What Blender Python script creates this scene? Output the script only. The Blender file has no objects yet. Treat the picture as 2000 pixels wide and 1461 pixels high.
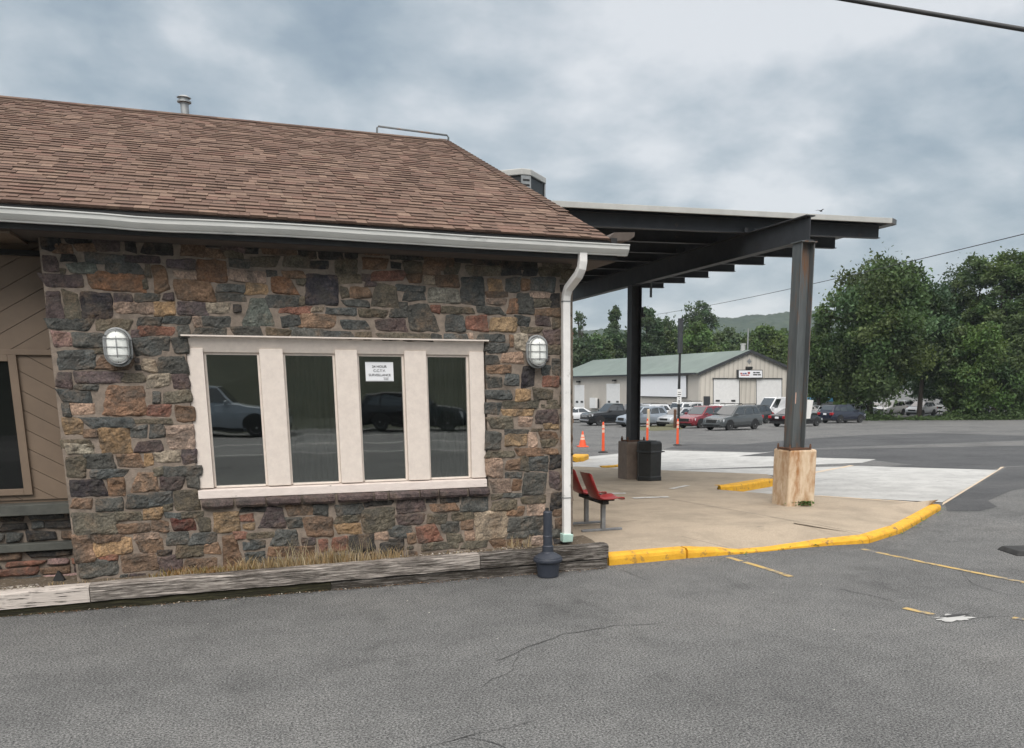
import bpy, bmesh, math, random
import numpy as np
from mathutils import Vector, Matrix, noise
from mathutils.geometry import tessellate_polygon
random.seed(7); RNG = np.random.default_rng(11)
S = bpy.context.scene
CLOUD_SEED, EXPO, HAZE = 3.7, 0.6, 0.00022
COL = S.collection
PI = math.pi
R = math.radians
# ---------------------------------------------------------------- survey: camera and ground
F, PX, PY, PITCH, YAW, H = 1668.887, 1126.893, 1073.485, .192263, .358573, 2.05
_h = Vector((math.sin(YAW), math.cos(YAW), 0)); _r = Vector((math.cos(YAW), -math.sin(YAW), 0)); _u = Vector((0, 0, 1))
_f = _h*math.cos(PITCH) - _u*math.sin(PITCH); _up = _h*math.sin(PITCH) + _u*math.cos(PITCH)
EYE = Vector((0, 0, H))
GZ = [(-400, 0), (8.5, 0), (22, -.505), (30, -.64), (50, -1.10), (66, -1.55), (110, -2.0), (3000, -2.0)]
def gz(y):                                   # ground height falls gently towards the far lot
    for (a, za), (b, zb) in zip(GZ, GZ[1:]):
        if y <= b: return za + (zb-za)*(y-a)/(b-a)
    return GZ[-1][1]
def ray(x, y): return _r*((x-PX)/F) - _up*((y-PY)/F) + _f
def ony(x, y, Y): d = ray(x, y); return EYE + d*(Y/d.y)
def onx(x, y, X): d = ray(x, y); return EYE + d*(X/d.x)
def onz(x, y, z): d = ray(x, y); return EYE + d*((z-H)/d.z)
def dep(x, y, D): d = ray(x, y); return EYE + d*(D/d.dot(_h))
def gp(x, y, off=0):                         # where a sight line meets the ground sheet
    d = ray(x, y); t0 = 1.0
    for i in range(4000):
        t = t0*1.01
        p = EYE + d*t
        if p.z < gz(p.y)+off:
            for _ in range(30):
                tm = (t0+t)/2; p = EYE + d*tm
                if p.z < gz(p.y)+off: t = tm
                else: t0 = tm
            return p
        t0 = t
    return p
# ---------------------------------------------------------------- helpers
def tag(o, label=None, cat=None, group=None, kind=None):
    if label: o['label'] = label
    if cat: o['category'] = cat
    if group: o['group'] = group
    if kind: o['kind'] = kind
    return o
def empty(name, loc=(0, 0, 0), rz=0, label=None, cat=None, group=None):
    o = bpy.data.objects.new(name, None); COL.objects.link(o); o.location = loc; o.rotation_euler.z = rz
    o.empty_display_size = .1
    return tag(o, label, cat, group)
def copy_tree(o, parent=None):
    c = o.copy(); COL.objects.link(c); c.parent = parent
    for ch in list(o.children): copy_tree(ch, c)
    return c
class MB:                                    # collects shapes, builds ONE mesh object
    def __init__(s): s.v = []; s.f = []; s.m = []; s.c = []
    def add(s, vs, fs, mi=0, col=None):
        n = len(s.v); s.v += [tuple(v) for v in vs]
        s.f += [tuple(i+n for i in f) for f in fs]; s.m += [mi]*len(fs); s.c += [col]*len(fs)
    def box(s, x0, x1, y0, y1, z0, z1, mi=0, M=None, col=None):
        vs = [Vector(p) for p in ((x0,y0,z0),(x1,y0,z0),(x1,y1,z0),(x0,y1,z0),(x0,y0,z1),(x1,y0,z1),(x1,y1,z1),(x0,y1,z1))]
        if M: vs = [M@v for v in vs]
        s.add(vs, [(0,3,2,1),(4,5,6,7),(0,1,5,4),(1,2,6,5),(2,3,7,6),(3,0,4,7)], mi, col)
    def hexa(s, b, t, mi=0):                 # eight free corners: bottom loop, top loop
        s.add(list(b)+list(t), [(0,3,2,1),(4,5,6,7),(0,1,5,4),(1,2,6,5),(2,3,7,6),(3,0,4,7)], mi)
    def prism(s, pts, d, mi=0):              # planar loop swept by d
        n = len(pts); pts = [Vector(p) for p in pts]; d = Vector(d)
        vs = pts+[p+d for p in pts]
        s.add(vs, [tuple(range(n))[::-1], tuple(range(n, 2*n))]+[(i, (i+1) % n, n+(i+1) % n, n+i) for i in range(n)], mi)
    def tube(s, path, r, n=8, mi=0, caps=True):
        path = [Vector(p) for p in path]; rs = r if isinstance(r, (list, tuple)) else [r]*len(path)
        vs = []; ref = Vector((0, 0, 1)); 
        for i, p in enumerate(path):
            t = (path[min(i+1, len(path)-1)]-path[max(i-1, 0)]).normalized()
            a = ref if abs(t.dot(ref)) < .95 else Vector((1, 0, 0))
            u = t.cross(a).normalized(); w = t.cross(u)
            vs += [p+(u*math.cos(2*PI*k/n)+w*math.sin(2*PI*k/n))*rs[i] for k in range(n)]
        fs = [(i*n+k, i*n+(k+1) % n, (i+1)*n+(k+1) % n, (i+1)*n+k) for i in range(len(path)-1) for k in range(n)]
        if caps: fs += [tuple(range(n))[::-1], tuple(range(len(vs)-n, len(vs)))]
        s.add(vs, fs, mi)
    def lathe(s, prof, c=(0, 0, 0), n=20, mi=0, M=None):
        vs = []; c = Vector(c)
        for r, z in prof: vs += [Vector((r*math.cos(2*PI*k/n), r*math.sin(2*PI*k/n), z)) for k in range(n)]
        vs = [(M@v if M else v)+c for v in vs]
        fs = [(i*n+k, i*n+(k+1) % n, (i+1)*n+(k+1) % n, (i+1)*n+k) for i in range(len(prof)-1) for k in range(n)]
        fs += [tuple(range(n))[::-1], tuple(range(len(vs)-n, len(vs)))]
        s.add(vs, fs, mi)
    def poly(s, pts, mi=0):
        pts = [Vector(p) for p in pts]
        tr = tessellate_polygon([[Vector((p.x, p.y, 0)) for p in pts]])
        fs = []
        for t in tr:
            a, b, c = (pts[i] for i in t)
            fs.append(tuple(t) if (b-a).cross(c-a).z > 0 else tuple(t[::-1]))
        s.add(pts, fs, mi)
    def strip(s, pts, w, mi=0, lift=0):      # flat ribbon on the ground
        vs = []
        for i, p in enumerate(pts):
            t = (pts[min(i+1, len(pts)-1)]-pts[max(i-1, 0)]); t.z = 0; t.normalize(); n = Vector((-t.y, t.x, 0))
            ww = w[i] if isinstance(w, (list, tuple)) else w
            vs += [p+n*ww/2+_u*lift, p-n*ww/2+_u*lift]
        s.add(vs, [(2*i, 2*i+1, 2*i+3, 2*i+2) for i in range(len(pts)-1)], mi)
    def build(s, name, mats, parent=None, bevel=0, smooth=False, seg=2, loc=None):
        me = bpy.data.meshes.new(name); me.from_pydata(s.v, [], s.f)
        for m in (mats if isinstance(mats, (list, tuple)) else [mats]): me.materials.append(m)
        me.polygons.foreach_set('material_index', s.m)
        if any(c is not None for c in s.c):
            ca = me.color_attributes.new('Col', 'FLOAT_COLOR', 'CORNER'); k = 0; buf = []
            for p, c in zip(me.polygons, s.c): buf += (list(c)+[1])*p.loop_total
            ca.data.foreach_set('color', buf)
        if smooth: me.polygons.foreach_set('use_smooth', [True]*len(me.polygons))
        me.update()
        o = bpy.data.objects.new(name, me); COL.objects.link(o)
        if parent: o.parent = parent
        if loc is not None: o.location = loc
        if bevel:
            b = o.modifiers.new('Bevel', 'BEVEL'); b.width = bevel; b.segments = seg; b.limit_method = 'ANGLE'; b.angle_limit = R(35)
        return o
def text_mesh(body, size, name, mat, parent=None, align='CENTER', M=None):
    cu = bpy.data.curves.new(name, 'FONT'); cu.body = body; cu.size = size; cu.align_x = align; cu.extrude = .0006; cu.offset = size*.012
    t = bpy.data.objects.new(name, cu); COL.objects.link(t)
    bpy.context.view_layer.update()
    me = bpy.data.meshes.new_from_object(t.evaluated_get(bpy.context.evaluated_depsgraph_get()))
    bpy.data.objects.remove(t)
    me.materials.clear(); me.materials.append(mat)
    if M: me.transform(M)
    o = bpy.data.objects.new(name, me); COL.objects.link(o)
    if parent: o.parent = parent
    return o
# ---------------------------------------------------------------- materials
def nt(name):
    m = bpy.data.materials.new(name); m.use_nodes = True
    t = m.node_tree; b = t.nodes['Principled BSDF']
    return m, t, b
def N(t, kind, **kw):
    n = t.nodes.new(kind)
    for k, v in kw.items():
        if k.startswith('_'): setattr(n, k[1:], v)
        else: n.inputs[k.replace('__', ' ')].default_value = v
    return n
def ramp(t, src, stops):
    n = t.nodes.new('ShaderNodeValToRGB'); e = n.color_ramp.elements
    while len(e) < len(stops): e.new(.5)
    for el, (p, c) in zip(e, stops): el.position = p; el.color = (*c, 1) if len(c) == 3 else c
    t.links.new(src, n.inputs[0]); return n
def mix(t, a, b, fac, mode='MIX'):
    n = t.nodes.new('ShaderNodeMix'); n.data_type = 'RGBA'; n.blend_type = mode
    for s, k in ((fac, 0), (a, 6), (b, 7)):
        if hasattr(s, 'is_output'): t.links.new(s, n.inputs[k])
        elif k == 0: n.inputs[0].default_value = s
        else: n.inputs[k].default_value = (*s, 1)
    return n.outputs[2]
def coords(t, scale=(1, 1, 1), kind='Object'):
    c = t.nodes.new('ShaderNodeTexCoord'); mp = t.nodes.new('ShaderNodeMapping'); mp.inputs['Scale'].default_value = scale
    t.links.new(c.outputs[kind], mp.inputs[0]); return mp.outputs[0]
def tex(t, vec, scale, detail=4, rough=.6, kind='ShaderNodeTexNoise'):
    n = t.nodes.new(kind); n.inputs['Scale'].default_value = scale
    if 'Detail' in n.inputs: n.inputs['Detail'].default_value = detail
    if 'Roughness' in n.inputs: n.inputs['Roughness'].default_value = rough
    t.links.new(vec, n.inputs['Vector']); return n
def bump(t, b, h, dist, strength=1):
    n = t.nodes.new('ShaderNodeBump'); n.inputs['Distance'].default_value = dist; n.inputs['Strength'].default_value = strength
    t.links.new(h, n.inputs['Height']); t.links.new(n.outputs[0], b.inputs['Normal'])
def pm(name, c1, c2=None, scale=6, rough=.6, bd=.002, metal=0, stretch=(1, 1, 1), lo=.35, hi=.65, spec=.5, c3=None, s3=2.5, lo3=.55, hi3=.7):
    """general weathered surface: two tones broken by noise, an optional stain tone, fine bump"""
    m, t, b = nt(name); v = coords(t, stretch)
    c2 = c2 or tuple(x*.82 for x in c1)
    n = tex(t, v, scale, 6, .65)
    out = ramp(t, n.outputs[0], [(lo, c1), (hi, c2)]).outputs[0]
    if c3:
        n3 = tex(t, v, s3, 5, .7); r3 = ramp(t, n3.outputs[0], [(lo3, (0, 0, 0)), (hi3, (1, 1, 1))])
        out = mix(t, out, c3, r3.outputs[0])
    t.links.new(out, b.inputs['Base Color'])
    b.inputs['Roughness'].default_value = rough; b.inputs['Metallic'].default_value = metal; b.inputs['Specular IOR Level'].default_value = spec
    if bd: n2 = tex(t, v, scale*6, 4, .6); bump(t, b, n2.outputs[0], bd)
    return m
M = {}
def asphalt(name, dark, light, speck=1.0, tone=(1, 1, 1)):
    m, t, b = nt(name); v = coords(t)
    g = tex(t, v, 66, 5, .9); vo = tex(t, v, 84, kind='ShaderNodeTexVoronoi')
    bw = t.nodes.new('ShaderNodeRGBToBW'); t.links.new(vo.outputs['Color'], bw.inputs[0])
    a = ramp(t, g.outputs[0], [(.42, dark), (.5, tuple((p+q)/2.3 for p, q in zip(dark, light))), (.60, light)]).outputs[0]
    s = ramp(t, bw.outputs[0], [(.20, (.42, .42, .42)), (.55, (1, 1, 1)), (.70, (1.35, 1.34, 1.32)), (.82, (2.9, 2.85, 2.75))]).outputs[0]
    a = mix(t, a, s, .85*speck, 'MULTIPLY')
    big = tex(t, v, .35, 6, .62); bb = ramp(t, big.outputs[0], [(.3, (.72, .72, .73)), (.5, (1, 1, 1)), (.72, (1.22, 1.2, 1.18))]).outputs[0]
    a = mix(t, a, bb, .9, 'MULTIPLY')
    mid = tex(t, v, 3.2, 5, .7); mm = ramp(t, mid.outputs[0], [(.32, (.78, .78, .79)), (.6, (1.1, 1.1, 1.1))]).outputs[0]
    a = mix(t, a, mm, .6, 'MULTIPLY')
    pt = tex(t, coords(t, (1, .55, 1)), .9, 5, .72); pp = ramp(t, pt.outputs[0], [(.28, (.45, .45, .46)), (.37, (.85, .85, .85)), (.43, (1, 1, 1)), (.66, (1.08, 1.08, 1.08))]).outputs[0]
    a = mix(t, a, pp, .7, 'MULTIPLY')
    t.links.new(a, b.inputs['Base Color']); b.inputs['Roughness'].default_value = .9; b.inputs['Specular IOR Level'].default_value = .25
    ad = t.nodes.new('ShaderNodeMath'); ad.operation = 'ADD'; t.links.new(g.outputs[0], ad.inputs[0]); t.links.new(bw.outputs[0], ad.inputs[1])
    bump(t, b, ad.outputs[0], .0016, .6)
    return m
M['asphalt'] = asphalt('worn_asphalt', (.010, .0105, .011), (.102, .104, .105))
M['asphalt_new'] = asphalt('fresh_asphalt', (.018, .019, .021), (.060, .062, .065), .7)
M['road'] = asphalt('road_asphalt', (.05, .052, .056), (.15, .15, .15), .6)
M['crack'] = pm('tar_crack', (.022, .022, .023), (.05, .05, .05), 20, .85, .002)
M['concrete_pad'] = pm('pale_concrete', (.47, .47, .455), (.36, .36, .35), 1.4, .85, .003, c3=(.25, .25, .25), s3=5, lo3=.54, hi3=.75, spec=.2)
M['sidewalk'] = pm('exposed_concrete', (.47, .39, .30), (.33, .275, .21), 60, .9, .003, c3=(.29, .245, .19), s3=1.1, lo3=.45, hi3=.7, spec=.2)
M['yellow'] = pm('yellow_kerb_paint', (.78, .43, .03), (.66, .33, .02), 9, .75, .007, c3=(.22, .14, .06), s3=7, lo3=.56, hi3=.68)
M['line_yellow'] = pm('worn_yellow_line', (.50, .33, .09), (.36, .28, .15), 9, .8, .001, c3=(.13, .13, .13), s3=6, lo3=.5, hi3=.6)
M['line_white'] = pm('worn_white_line', (.62, .61, .58), (.5, .48, .45), 9, .8, .001, c3=(.33, .29, .24), s3=8, lo3=.55, hi3=.65)
M['line_buff'] = pm('worn_buff_edge', (.58, .43, .27), (.52, .44, .35), 7, .85, .001, c3=(.42, .41, .4), s3=5, lo3=.5, hi3=.65)
M['mortar'] = pm('lime_mortar', (.30, .245, .20), (.20, .165, .135), 14, .95, .008, spec=.1, c3=(.12, .10, .083), s3=3, lo3=.52, hi3=.75)
M['cream'] = pm('cream_window_paint', (.76, .675, .60), (.68, .60, .535), 16, .55, .0015, c3=(.42, .36, .32), s3=14, lo3=.70, hi3=.76)
M['sillpaint'] = pm('peeling_sill_paint', (.74, .655, .60), (.65, .57, .52), 16, .6, .002, c3=(.14, .12, .105), s3=11, lo3=.64, hi3=.68, stretch=(.5, 1, 2))
M['putty'] = pm('glazing_stop_paint', (.60, .52, .47), (.50, .43, .39), 20, .6, .001)
M['gutter'] = pm('white_gutter_paint', (.66, .66, .63), (.56, .565, .54), 5, .4, .001, c3=(.28, .285, .27), s3=3.2, lo3=.60, hi3=.78, stretch=(.6, 1, 3))
M['downspout'] = pm('white_downspout_paint', (.82, .80, .77), (.73, .715, .69), 7, .45, .001, c3=(.3, .29, .27), s3=6, lo3=.62, hi3=.75)
M['verdigris'] = pm('pale_green_plastic', (.50, .68, .60), (.40, .58, .51), 12, .6, .001)
M['black'] = pm('black_trim', (.012, .012, .013), (.02, .02, .02), 10, .6, .001)
M['soffit'] = pm('brown_soffit', (.11, .088, .075), (.075, .06, .05), 5, .8, .001)
M['panel'] = pm('beige_board', (.19, .137, .095), (.155, .112, .078), 3, .6, .001, stretch=(1, 1, 1))
M['slab'] = pm('slate_slab', (.088, .09, .078), (.055, .057, .05), 6, .75, .004)
M['steel'] = pm('painted_steel', (.125, .14, .143), (.082, .092, .096), 4, .55, .0015, c3=(.17, .085, .042), s3=3.2, lo3=.54, hi3=.68, stretch=(3, 3, .35))
M['steel_dark'] = pm('dark_steel', (.04, .043, .048), (.027, .029, .033), 4, .6, .001, c3=(.075, .06, .05), s3=4, lo3=.62, hi3=.75)
M['deck'] = pm('dark_deck', (.03, .033, .039), (.022, .024, .028), 3, .7, .001)
M['fascia'] = pm('white_fascia', (.50, .50, .475), (.42, .42, .40), 3, .5, .001, c3=(.4, .39, .36), s3=1.5, lo3=.6, hi3=.8)
M['galv'] = pm('galvanised', (.40, .41, .41), (.28, .29, .29), 8, .45, .001, metal=.6)
M['rust'] = pm('rusty_bolt', (.14, .065, .035), (.08, .045, .03), 20, .85, .002)
M['pier'] = pm('stained_concrete', (.68, .555, .41), (.58, .44, .30), 5, .85, .004, c3=(.34, .155, .05), s3=2.2, lo3=.46, hi3=.66, stretch=(2.2, 2.2, .7))
M['pier_brown'] = pm('brown_painted_concrete', (.20, .155, .125), (.15, .115, .093), 6, .7, .003)
M['bin'] = pm('black_plastic_bin', (.016, .018, .019), (.024, .026, .027), 14, .45, .001)
M['urn'] = pm('navy_plastic', (.026, .032, .046), (.038, .044, .058), 8, .5, .001)
M['seat'] = pm('red_fibreglass', (.36, .032, .03), (.29, .028, .027), 9, .38, .001)
M['seat_leg'] = pm('grey_tube_steel', (.30, .31, .32), (.2, .21, .22), 9, .45, .001, metal=.4)
M['orange'] = pm('orange_plastic', (.85, .115, .035), (.75, .09, .03), 8, .5, .001)
M['band'] = pm('pale_reflective_band', (.80, .52, .40), (.74, .46, .36), 8, .4, 0)
M['rubber'] = pm('black_rubber', (.018, .018, .018), (.03, .03, .03), 12, .8, .001)
M['sidingfront'] = None
M['white'] = pm('white_paint', (.76, .76, .75), (.69, .69, .68), 3, .5, 0)
M['paper'] = pm('white_paper', (.80, .81, .83), (.77, .78, .80), 3, .6, 0)
M['ink'] = pm('black_ink', (.012, .012, .014), (.02, .02, .02), 3, .6, 0)
M['ink_red'] = pm('red_ink', (.40, .06, .06), (.36, .06, .06), 3, .6, 0)
M['ink_blue'] = pm('blue_ink', (.06, .08, .25), (.06, .07, .2), 3, .6, 0)
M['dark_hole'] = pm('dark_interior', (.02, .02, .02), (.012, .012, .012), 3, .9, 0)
M['curtain'] = pm('grey_curtain', (.42, .43, .42), (.32, .33, .32), 4, .9, 0, stretch=(8, 1, .4))
M['bark'] = pm('bark', (.075, .06, .048), (.045, .037, .03), 8, .95, .01, stretch=(3, 3, .5))
M['wire'] = pm('black_cable', (.02, .022, .024), (.03, .03, .03), 8, .6, 0)
def siding(name, c, period):
    m, t, b = nt(name); v = coords(t)
    w = t.nodes.new('ShaderNodeTexWave'); w.inputs['Scale'].default_value = 1/period*.31; w.bands_direction = 'X'; w.inputs['Distortion'].default_value = 0
    t.links.new(v, w.inputs[0])
    n = tex(t, v, .4, 5, .6)
    a = ramp(t, n.outputs[0], [(.3, tuple(x*.9 for x in c)), (.7, c)]).outputs[0]
    a2 = ramp(t, w.outputs[0], [(.05, (.72, .72, .72)), (.3, (1, 1, 1))]).outputs[0]
    t.links.new(mix(t, a, a2, .7, 'MULTIPLY'), b.inputs['Base Color']); b.inputs['Roughness'].default_value = .6
    bump(t, b, w.outputs[0], .03); return m
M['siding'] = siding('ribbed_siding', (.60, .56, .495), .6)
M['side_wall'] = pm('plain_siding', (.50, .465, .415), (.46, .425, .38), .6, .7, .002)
M['greenroof'] = pm('green_metal_roof', (.11, .145, .127), (.14, .178, .158), .35, .5, .002, c3=(.165, .215, .185), s3=.16, lo3=.5, hi3=.7)
def colored(name, var, sc, bd, rough, spec=.3, stain=None, detail=7):
    """per-face colour attribute broken up by noise"""
    m, t, b = nt(name); v = coords(t); a = t.nodes.new('ShaderNodeVertexColor'); a.layer_name = 'Col'
    n = tex(t, v, sc, detail, .7)
    r = ramp(t, n.outputs[0], [(.28, (1-var,)*3), (.5, (1, 1, 1)), (.74, (1+var*1.2,)*3)]).outputs[0]
    o = mix(t, a.outputs[0], r, 1, 'MULTIPLY')
    if name == 'field_stone':
        q1 = tex(t, v, 5.5, 6, .7); q2 = tex(t, v, 4.1, 6, .72); q2.inputs['Distortion'].default_value = .8
        o = mix(t, o, (.16, .112, .076), ramp(t, q1.outputs[0], [(.50, (0, 0, 0)), (.68, (.75, .75, .75))]).outputs[0])
        o = mix(t, o, (.082, .078, .070), ramp(t, q2.outputs[0], [(.48, (0, 0, 0)), (.68, (.8, .8, .8))]).outputs[0])
        q3 = tex(t, v, 60, 3, .7); o = mix(t, o, ramp(t, q3.outputs[0], [(.35, (.6, .6, .6)), (.65, (1.4, 1.38, 1.35))]).outputs[0], .8, 'MULTIPLY')
    if stain:
        n2 = tex(t, v, sc*.45, 6, .75); r2 = ramp(t, n2.outputs[0], [(.50, (0, 0, 0)), (.72, (.8, .8, .8))]).outputs[0]
        o = mix(t, o, stain, r2)
    t.links.new(o, b.inputs['Base Color']); b.inputs['Roughness'].default_value = rough; b.inputs['Specular IOR Level'].default_value = spec
    n3 = tex(t, v, sc*3.5, 6, .7); bump(t, b, n3.outputs[0], bd)
    return m
M['stone'] = colored('field_stone', .55, 11, .022, .88, .2, (.085, .078, .069))
M['shingle'] = colored('asphalt_shingle', .22, 30, .002, .92, .15)
def wood_paint(name, paint, wood, lo, hi):
    m, t, b = nt(name); v = coords(t, (1.5, 14, 26)); n = tex(t, v, 2.2, 10, .78)
    v2 = coords(t, (.8, 1, 2)); n2 = tex(t, v2, 1.3, 4, .6)
    ad = t.nodes.new('ShaderNodeMath'); ad.operation = 'MULTIPLY_ADD'; t.links.new(n2.outputs[0], ad.inputs[0]); ad.inputs[1].default_value = .28; t.links.new(n.outputs[0], ad.inputs[2])
    f = ramp(t, ad.outputs[0], [(lo, (0, 0, 0)), (hi, (1, 1, 1))]).outputs[0]
    v3 = coords(t, (1, 12, 25)); n3 = tex(t, v3, 3, 6, .7)
    w = ramp(t, n3.outputs[0], [(.3, tuple(x*.35 for x in wood)), (.65, wood)]).outputs[0]
    p = ramp(t, n3.outputs[0], [(.25, tuple(x*.68 for x in paint)), (.5, paint)]).outputs[0]
    t.links.new(mix(t, p, w, f), b.inputs['Base Color']); b.inputs['Roughness'].default_value = .85; b.inputs['Specular IOR Level'].default_value = .2
    iv = t.nodes.new('ShaderNodeMath'); iv.operation = 'SUBTRACT'; t.links.new(n3.outputs[0], iv.inputs[0]); t.links.new(f, iv.inputs[1])
    bump(t, b, iv.outputs[0], .008); return m
M['timber_white'] = wood_paint('peeling_white_timber', (.58, .52, .47), (.12, .10, .082), .69, .77)
M['timber_worn'] = wood_paint('worn_white_timber', (.47, .42, .375), (.105, .09, .076), .60, .74)
M['timber_dark'] = wood_paint('rotting_dark_timber', (.38, .345, .31), (.07, .06, .05), .54, .68)
M['timber_moss'] = wood_paint('mossy_dark_timber', (.10, .095, .05), (.04, .036, .024), .5, .7)
def glass(name, base=(.5, .55, .52), refl=.16):
    m = bpy.data.materials.new(name); m.use_nodes = True; t = m.node_tree; t.nodes.clear()
    o = t.nodes.new('ShaderNodeOutputMaterial'); tr = t.nodes.new('ShaderNodeBsdfTransparent'); tr.inputs[0].default_value = (*base, 1)
    g = t.nodes.new('ShaderNodeBsdfGlossy'); g.inputs['Roughness'].default_value = .015; g.inputs[0].default_value = (.92, .95, .94, 1)
    fr = t.nodes.new('ShaderNodeFresnel'); fr.inputs[0].default_value = 1.52
    ma = t.nodes.new('ShaderNodeMath'); ma.operation = 'MULTIPLY_ADD'; ma.inputs[1].default_value = 1.4; ma.inputs[2].default_value = refl; ma.use_clamp = True
    t.links.new(fr.outputs[0], ma.inputs[0])
    mx = t.nodes.new('ShaderNodeMixShader'); t.links.new(ma.outputs[0], mx.inputs[0]); t.links.new(tr.outputs[0], mx.inputs[1]); t.links.new(g.outputs[0], mx.inputs[2]); t.links.new(mx.outputs[0], o.inputs[0])
    c = t.nodes.new('ShaderNodeTexCoord'); n = tex(t, c.outputs['Object'], 1.5, 2, .5); bp = t.nodes.new('ShaderNodeBump'); bp.inputs['Distance'].default_value = .0015
    t.links.new(n.outputs[0], bp.inputs['Height']); t.links.new(bp.outputs[0], g.inputs['Normal'])
    return m
M['pane'] = glass('window_glass', (.62, .65, .63), .15)
def carglass():
    m, t, b = nt('tinted_car_glass'); b.inputs['Base Color'].default_value = (.012, .015, .017, 1); b.inputs['Roughness'].default_value = .05; b.inputs['IOR'].default_value = 2.3
    return m
M['carglass'] = carglass()
def darkglass():
    m, t, b = nt('dark_room_glass'); b.inputs['Base Color'].default_value = (.006, .007, .007, 1); b.inputs['Roughness'].default_value = .03; return m
M['dark_glass'] = darkglass()
def paint(name, c, rough=.28, metal=0):
    m, t, b = nt(name); v = coords(t); n = tex(t, v, 2.5, 4, .6)
    r = ramp(t, n.outputs[0], [(.3, tuple(x*.86 for x in c)), (.7, c)]).outputs[0]; t.links.new(r, b.inputs['Base Color'])
    b.inputs['Roughness'].default_value = rough; b.inputs['Metallic'].default_value = metal
    b.inputs['Coat Weight'].default_value = .6; b.inputs['Coat Roughness'].default_value = .06
    return m
def leafmat(name, c):
    m = bpy.data.materials.new(name); m.use_nodes = True; t = m.node_tree; b = t.nodes['Principled BSDF']
    a = t.nodes.new('ShaderNodeVertexColor'); a.layer_name = 'Col'
    o = mix(t, c, a.outputs[0], 1, 'MULTIPLY'); t.links.new(o, b.inputs['Base Color'])
    b.inputs['Roughness'].default_value = .6; b.inputs['Specular IOR Level'].default_value = .25
    tl = t.nodes.new('ShaderNodeBsdfTranslucent'); t.links.new(mix(t, o, (1.2, 1.3, .6), 1, 'MULTIPLY'), tl.inputs[0])
    mx = t.nodes.new('ShaderNodeMixShader'); mx.inputs[0].default_value = .22
    t.links.new(b.outputs[0], mx.inputs[1]); t.links.new(tl.outputs[0], mx.inputs[2]); t.links.new(mx.outputs[0], t.nodes['Material Output'].inputs[0])
    return m
# ================================================================ setting: ground
SW = .18                                    # sidewalk height above the asphalt
s_ = lambda y: gz(y)+SW
def gpoly(pix, off): return [gp(x, y, off) for x, y in pix]
mb = MB()
ys = [-60, -30, -15, -8, -4, 0, 3, 5, 7, 8.5, 10, 12, 14, 16, 18, 21, 25, 30, 36, 43, 50, 58, 66, 76, 88, 100, 110, 140, 200, 320, 600, 1100, 1560]
xs = [-1560, -400, -120, -60, -30, -15, -8, -4, 0, 4, 8, 12, 16, 22, 30, 40, 55, 75, 100, 140, 220, 500, 1560]
mb.add([(x, y, gz(y)) for y in ys for x in xs], [(j*len(xs)+i, j*len(xs)+i+1, (j+1)*len(xs)+i+1, (j+1)*len(xs)+i) for j in range(len(ys)-1) for i in range(len(xs)-1)])
def crk(pix, w):
    pts = []
    for (a, b) in zip(pix, pix[1:]):
        P0, P1 = gp(*a, .004), gp(*b, .004); n = max(2, int((P1-P0).length/.07))
        for k in range(n):
            p = P0.lerp(P1, k/n); j = noise.noise_vector(p*6)*.035; pts.append(Vector((p.x+j.x, p.y+j.y, 0)))
    for p in pts: p.z = gz(p.y)
    mb.strip(pts, [w*(.35+.9*abs(noise.noise(p*5))) for p in pts], 1, .004)
crk([(968, 1290), (1010, 1272), (1095, 1240), (1200, 1222), (1320, 1216)], .012)
crk([(640, 1306), (740, 1290), (800, 1279), (865, 1281)], .009)
crk([(1210, 1112), (1250, 1127), (1292, 1146)], .010)
crk([(820, 1461), (905, 1438), (1000, 1420), (1060, 1402)], .010)
crk([(1735, 1082), (1800, 1098), (1870, 1110), (1990, 1118)], .012)
crk([(1790, 1052), (1860, 1058), (1925, 1050), (2020, 1062)], .012)
crk([(1895, 1208), (1940, 1203), (1990, 1205)], .014)
crk([(1380, 1150), (1450, 1165), (1545, 1158)], .006)
crk([(905, 1438), (960, 1449), (1010, 1470)], .008); 
crk([(1010, 1272), (1000, 1310), (930, 1345)], .007)
crk([(1320, 1216), (1400, 1224), (1480, 1216), (1560, 1222)], .009)
crk([(1720, 1028), (1790, 1030), (1860, 1024), (2000, 1034)], .012); crk([(1560, 900), (1700, 912)], .012); crk([(1100, 858), (1300, 852), (1480, 858)], .03)
crk([(1600, 838), (1750, 842), (2020, 838)], .04); crk([(1870, 1110), (1900, 1140), (1960, 1160), (2020, 1165)], .009)
crk([(1640, 1150), (1700, 1163), (1760, 1178)], .014)
tag(mb.build('parking_lot', [M['asphalt'], M['crack']]), kind='structure')
def sheet(name, pix, off, mat):
    b = MB(); b.poly(gpoly(pix, off)); return tag(b.build(name, mat), kind='structure')
sheet('asphalt_patch', [(1300, 876), (1340, 866), (1450, 868), (1560, 858), (1700, 849), (1830, 846), (2100, 854), (2600, 862), (2600, 925), (2105, 905), (1964, 911), (1937, 917), (1664, 909), (1690, 899), (1711, 896.5), (1512, 891), (1442, 890.5), (1520, 881), (1488, 883.5), (1380, 879.5)], .004, M['asphalt_new'])
sheet('asphalt_patch', [(1966, 912.5), (2110, 906), (2120, 935), (1975, 958), (1930, 978), (1948, 990), (1915, 998), (1850, 998), (1846, 985)], .004, M['asphalt_new'])
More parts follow.
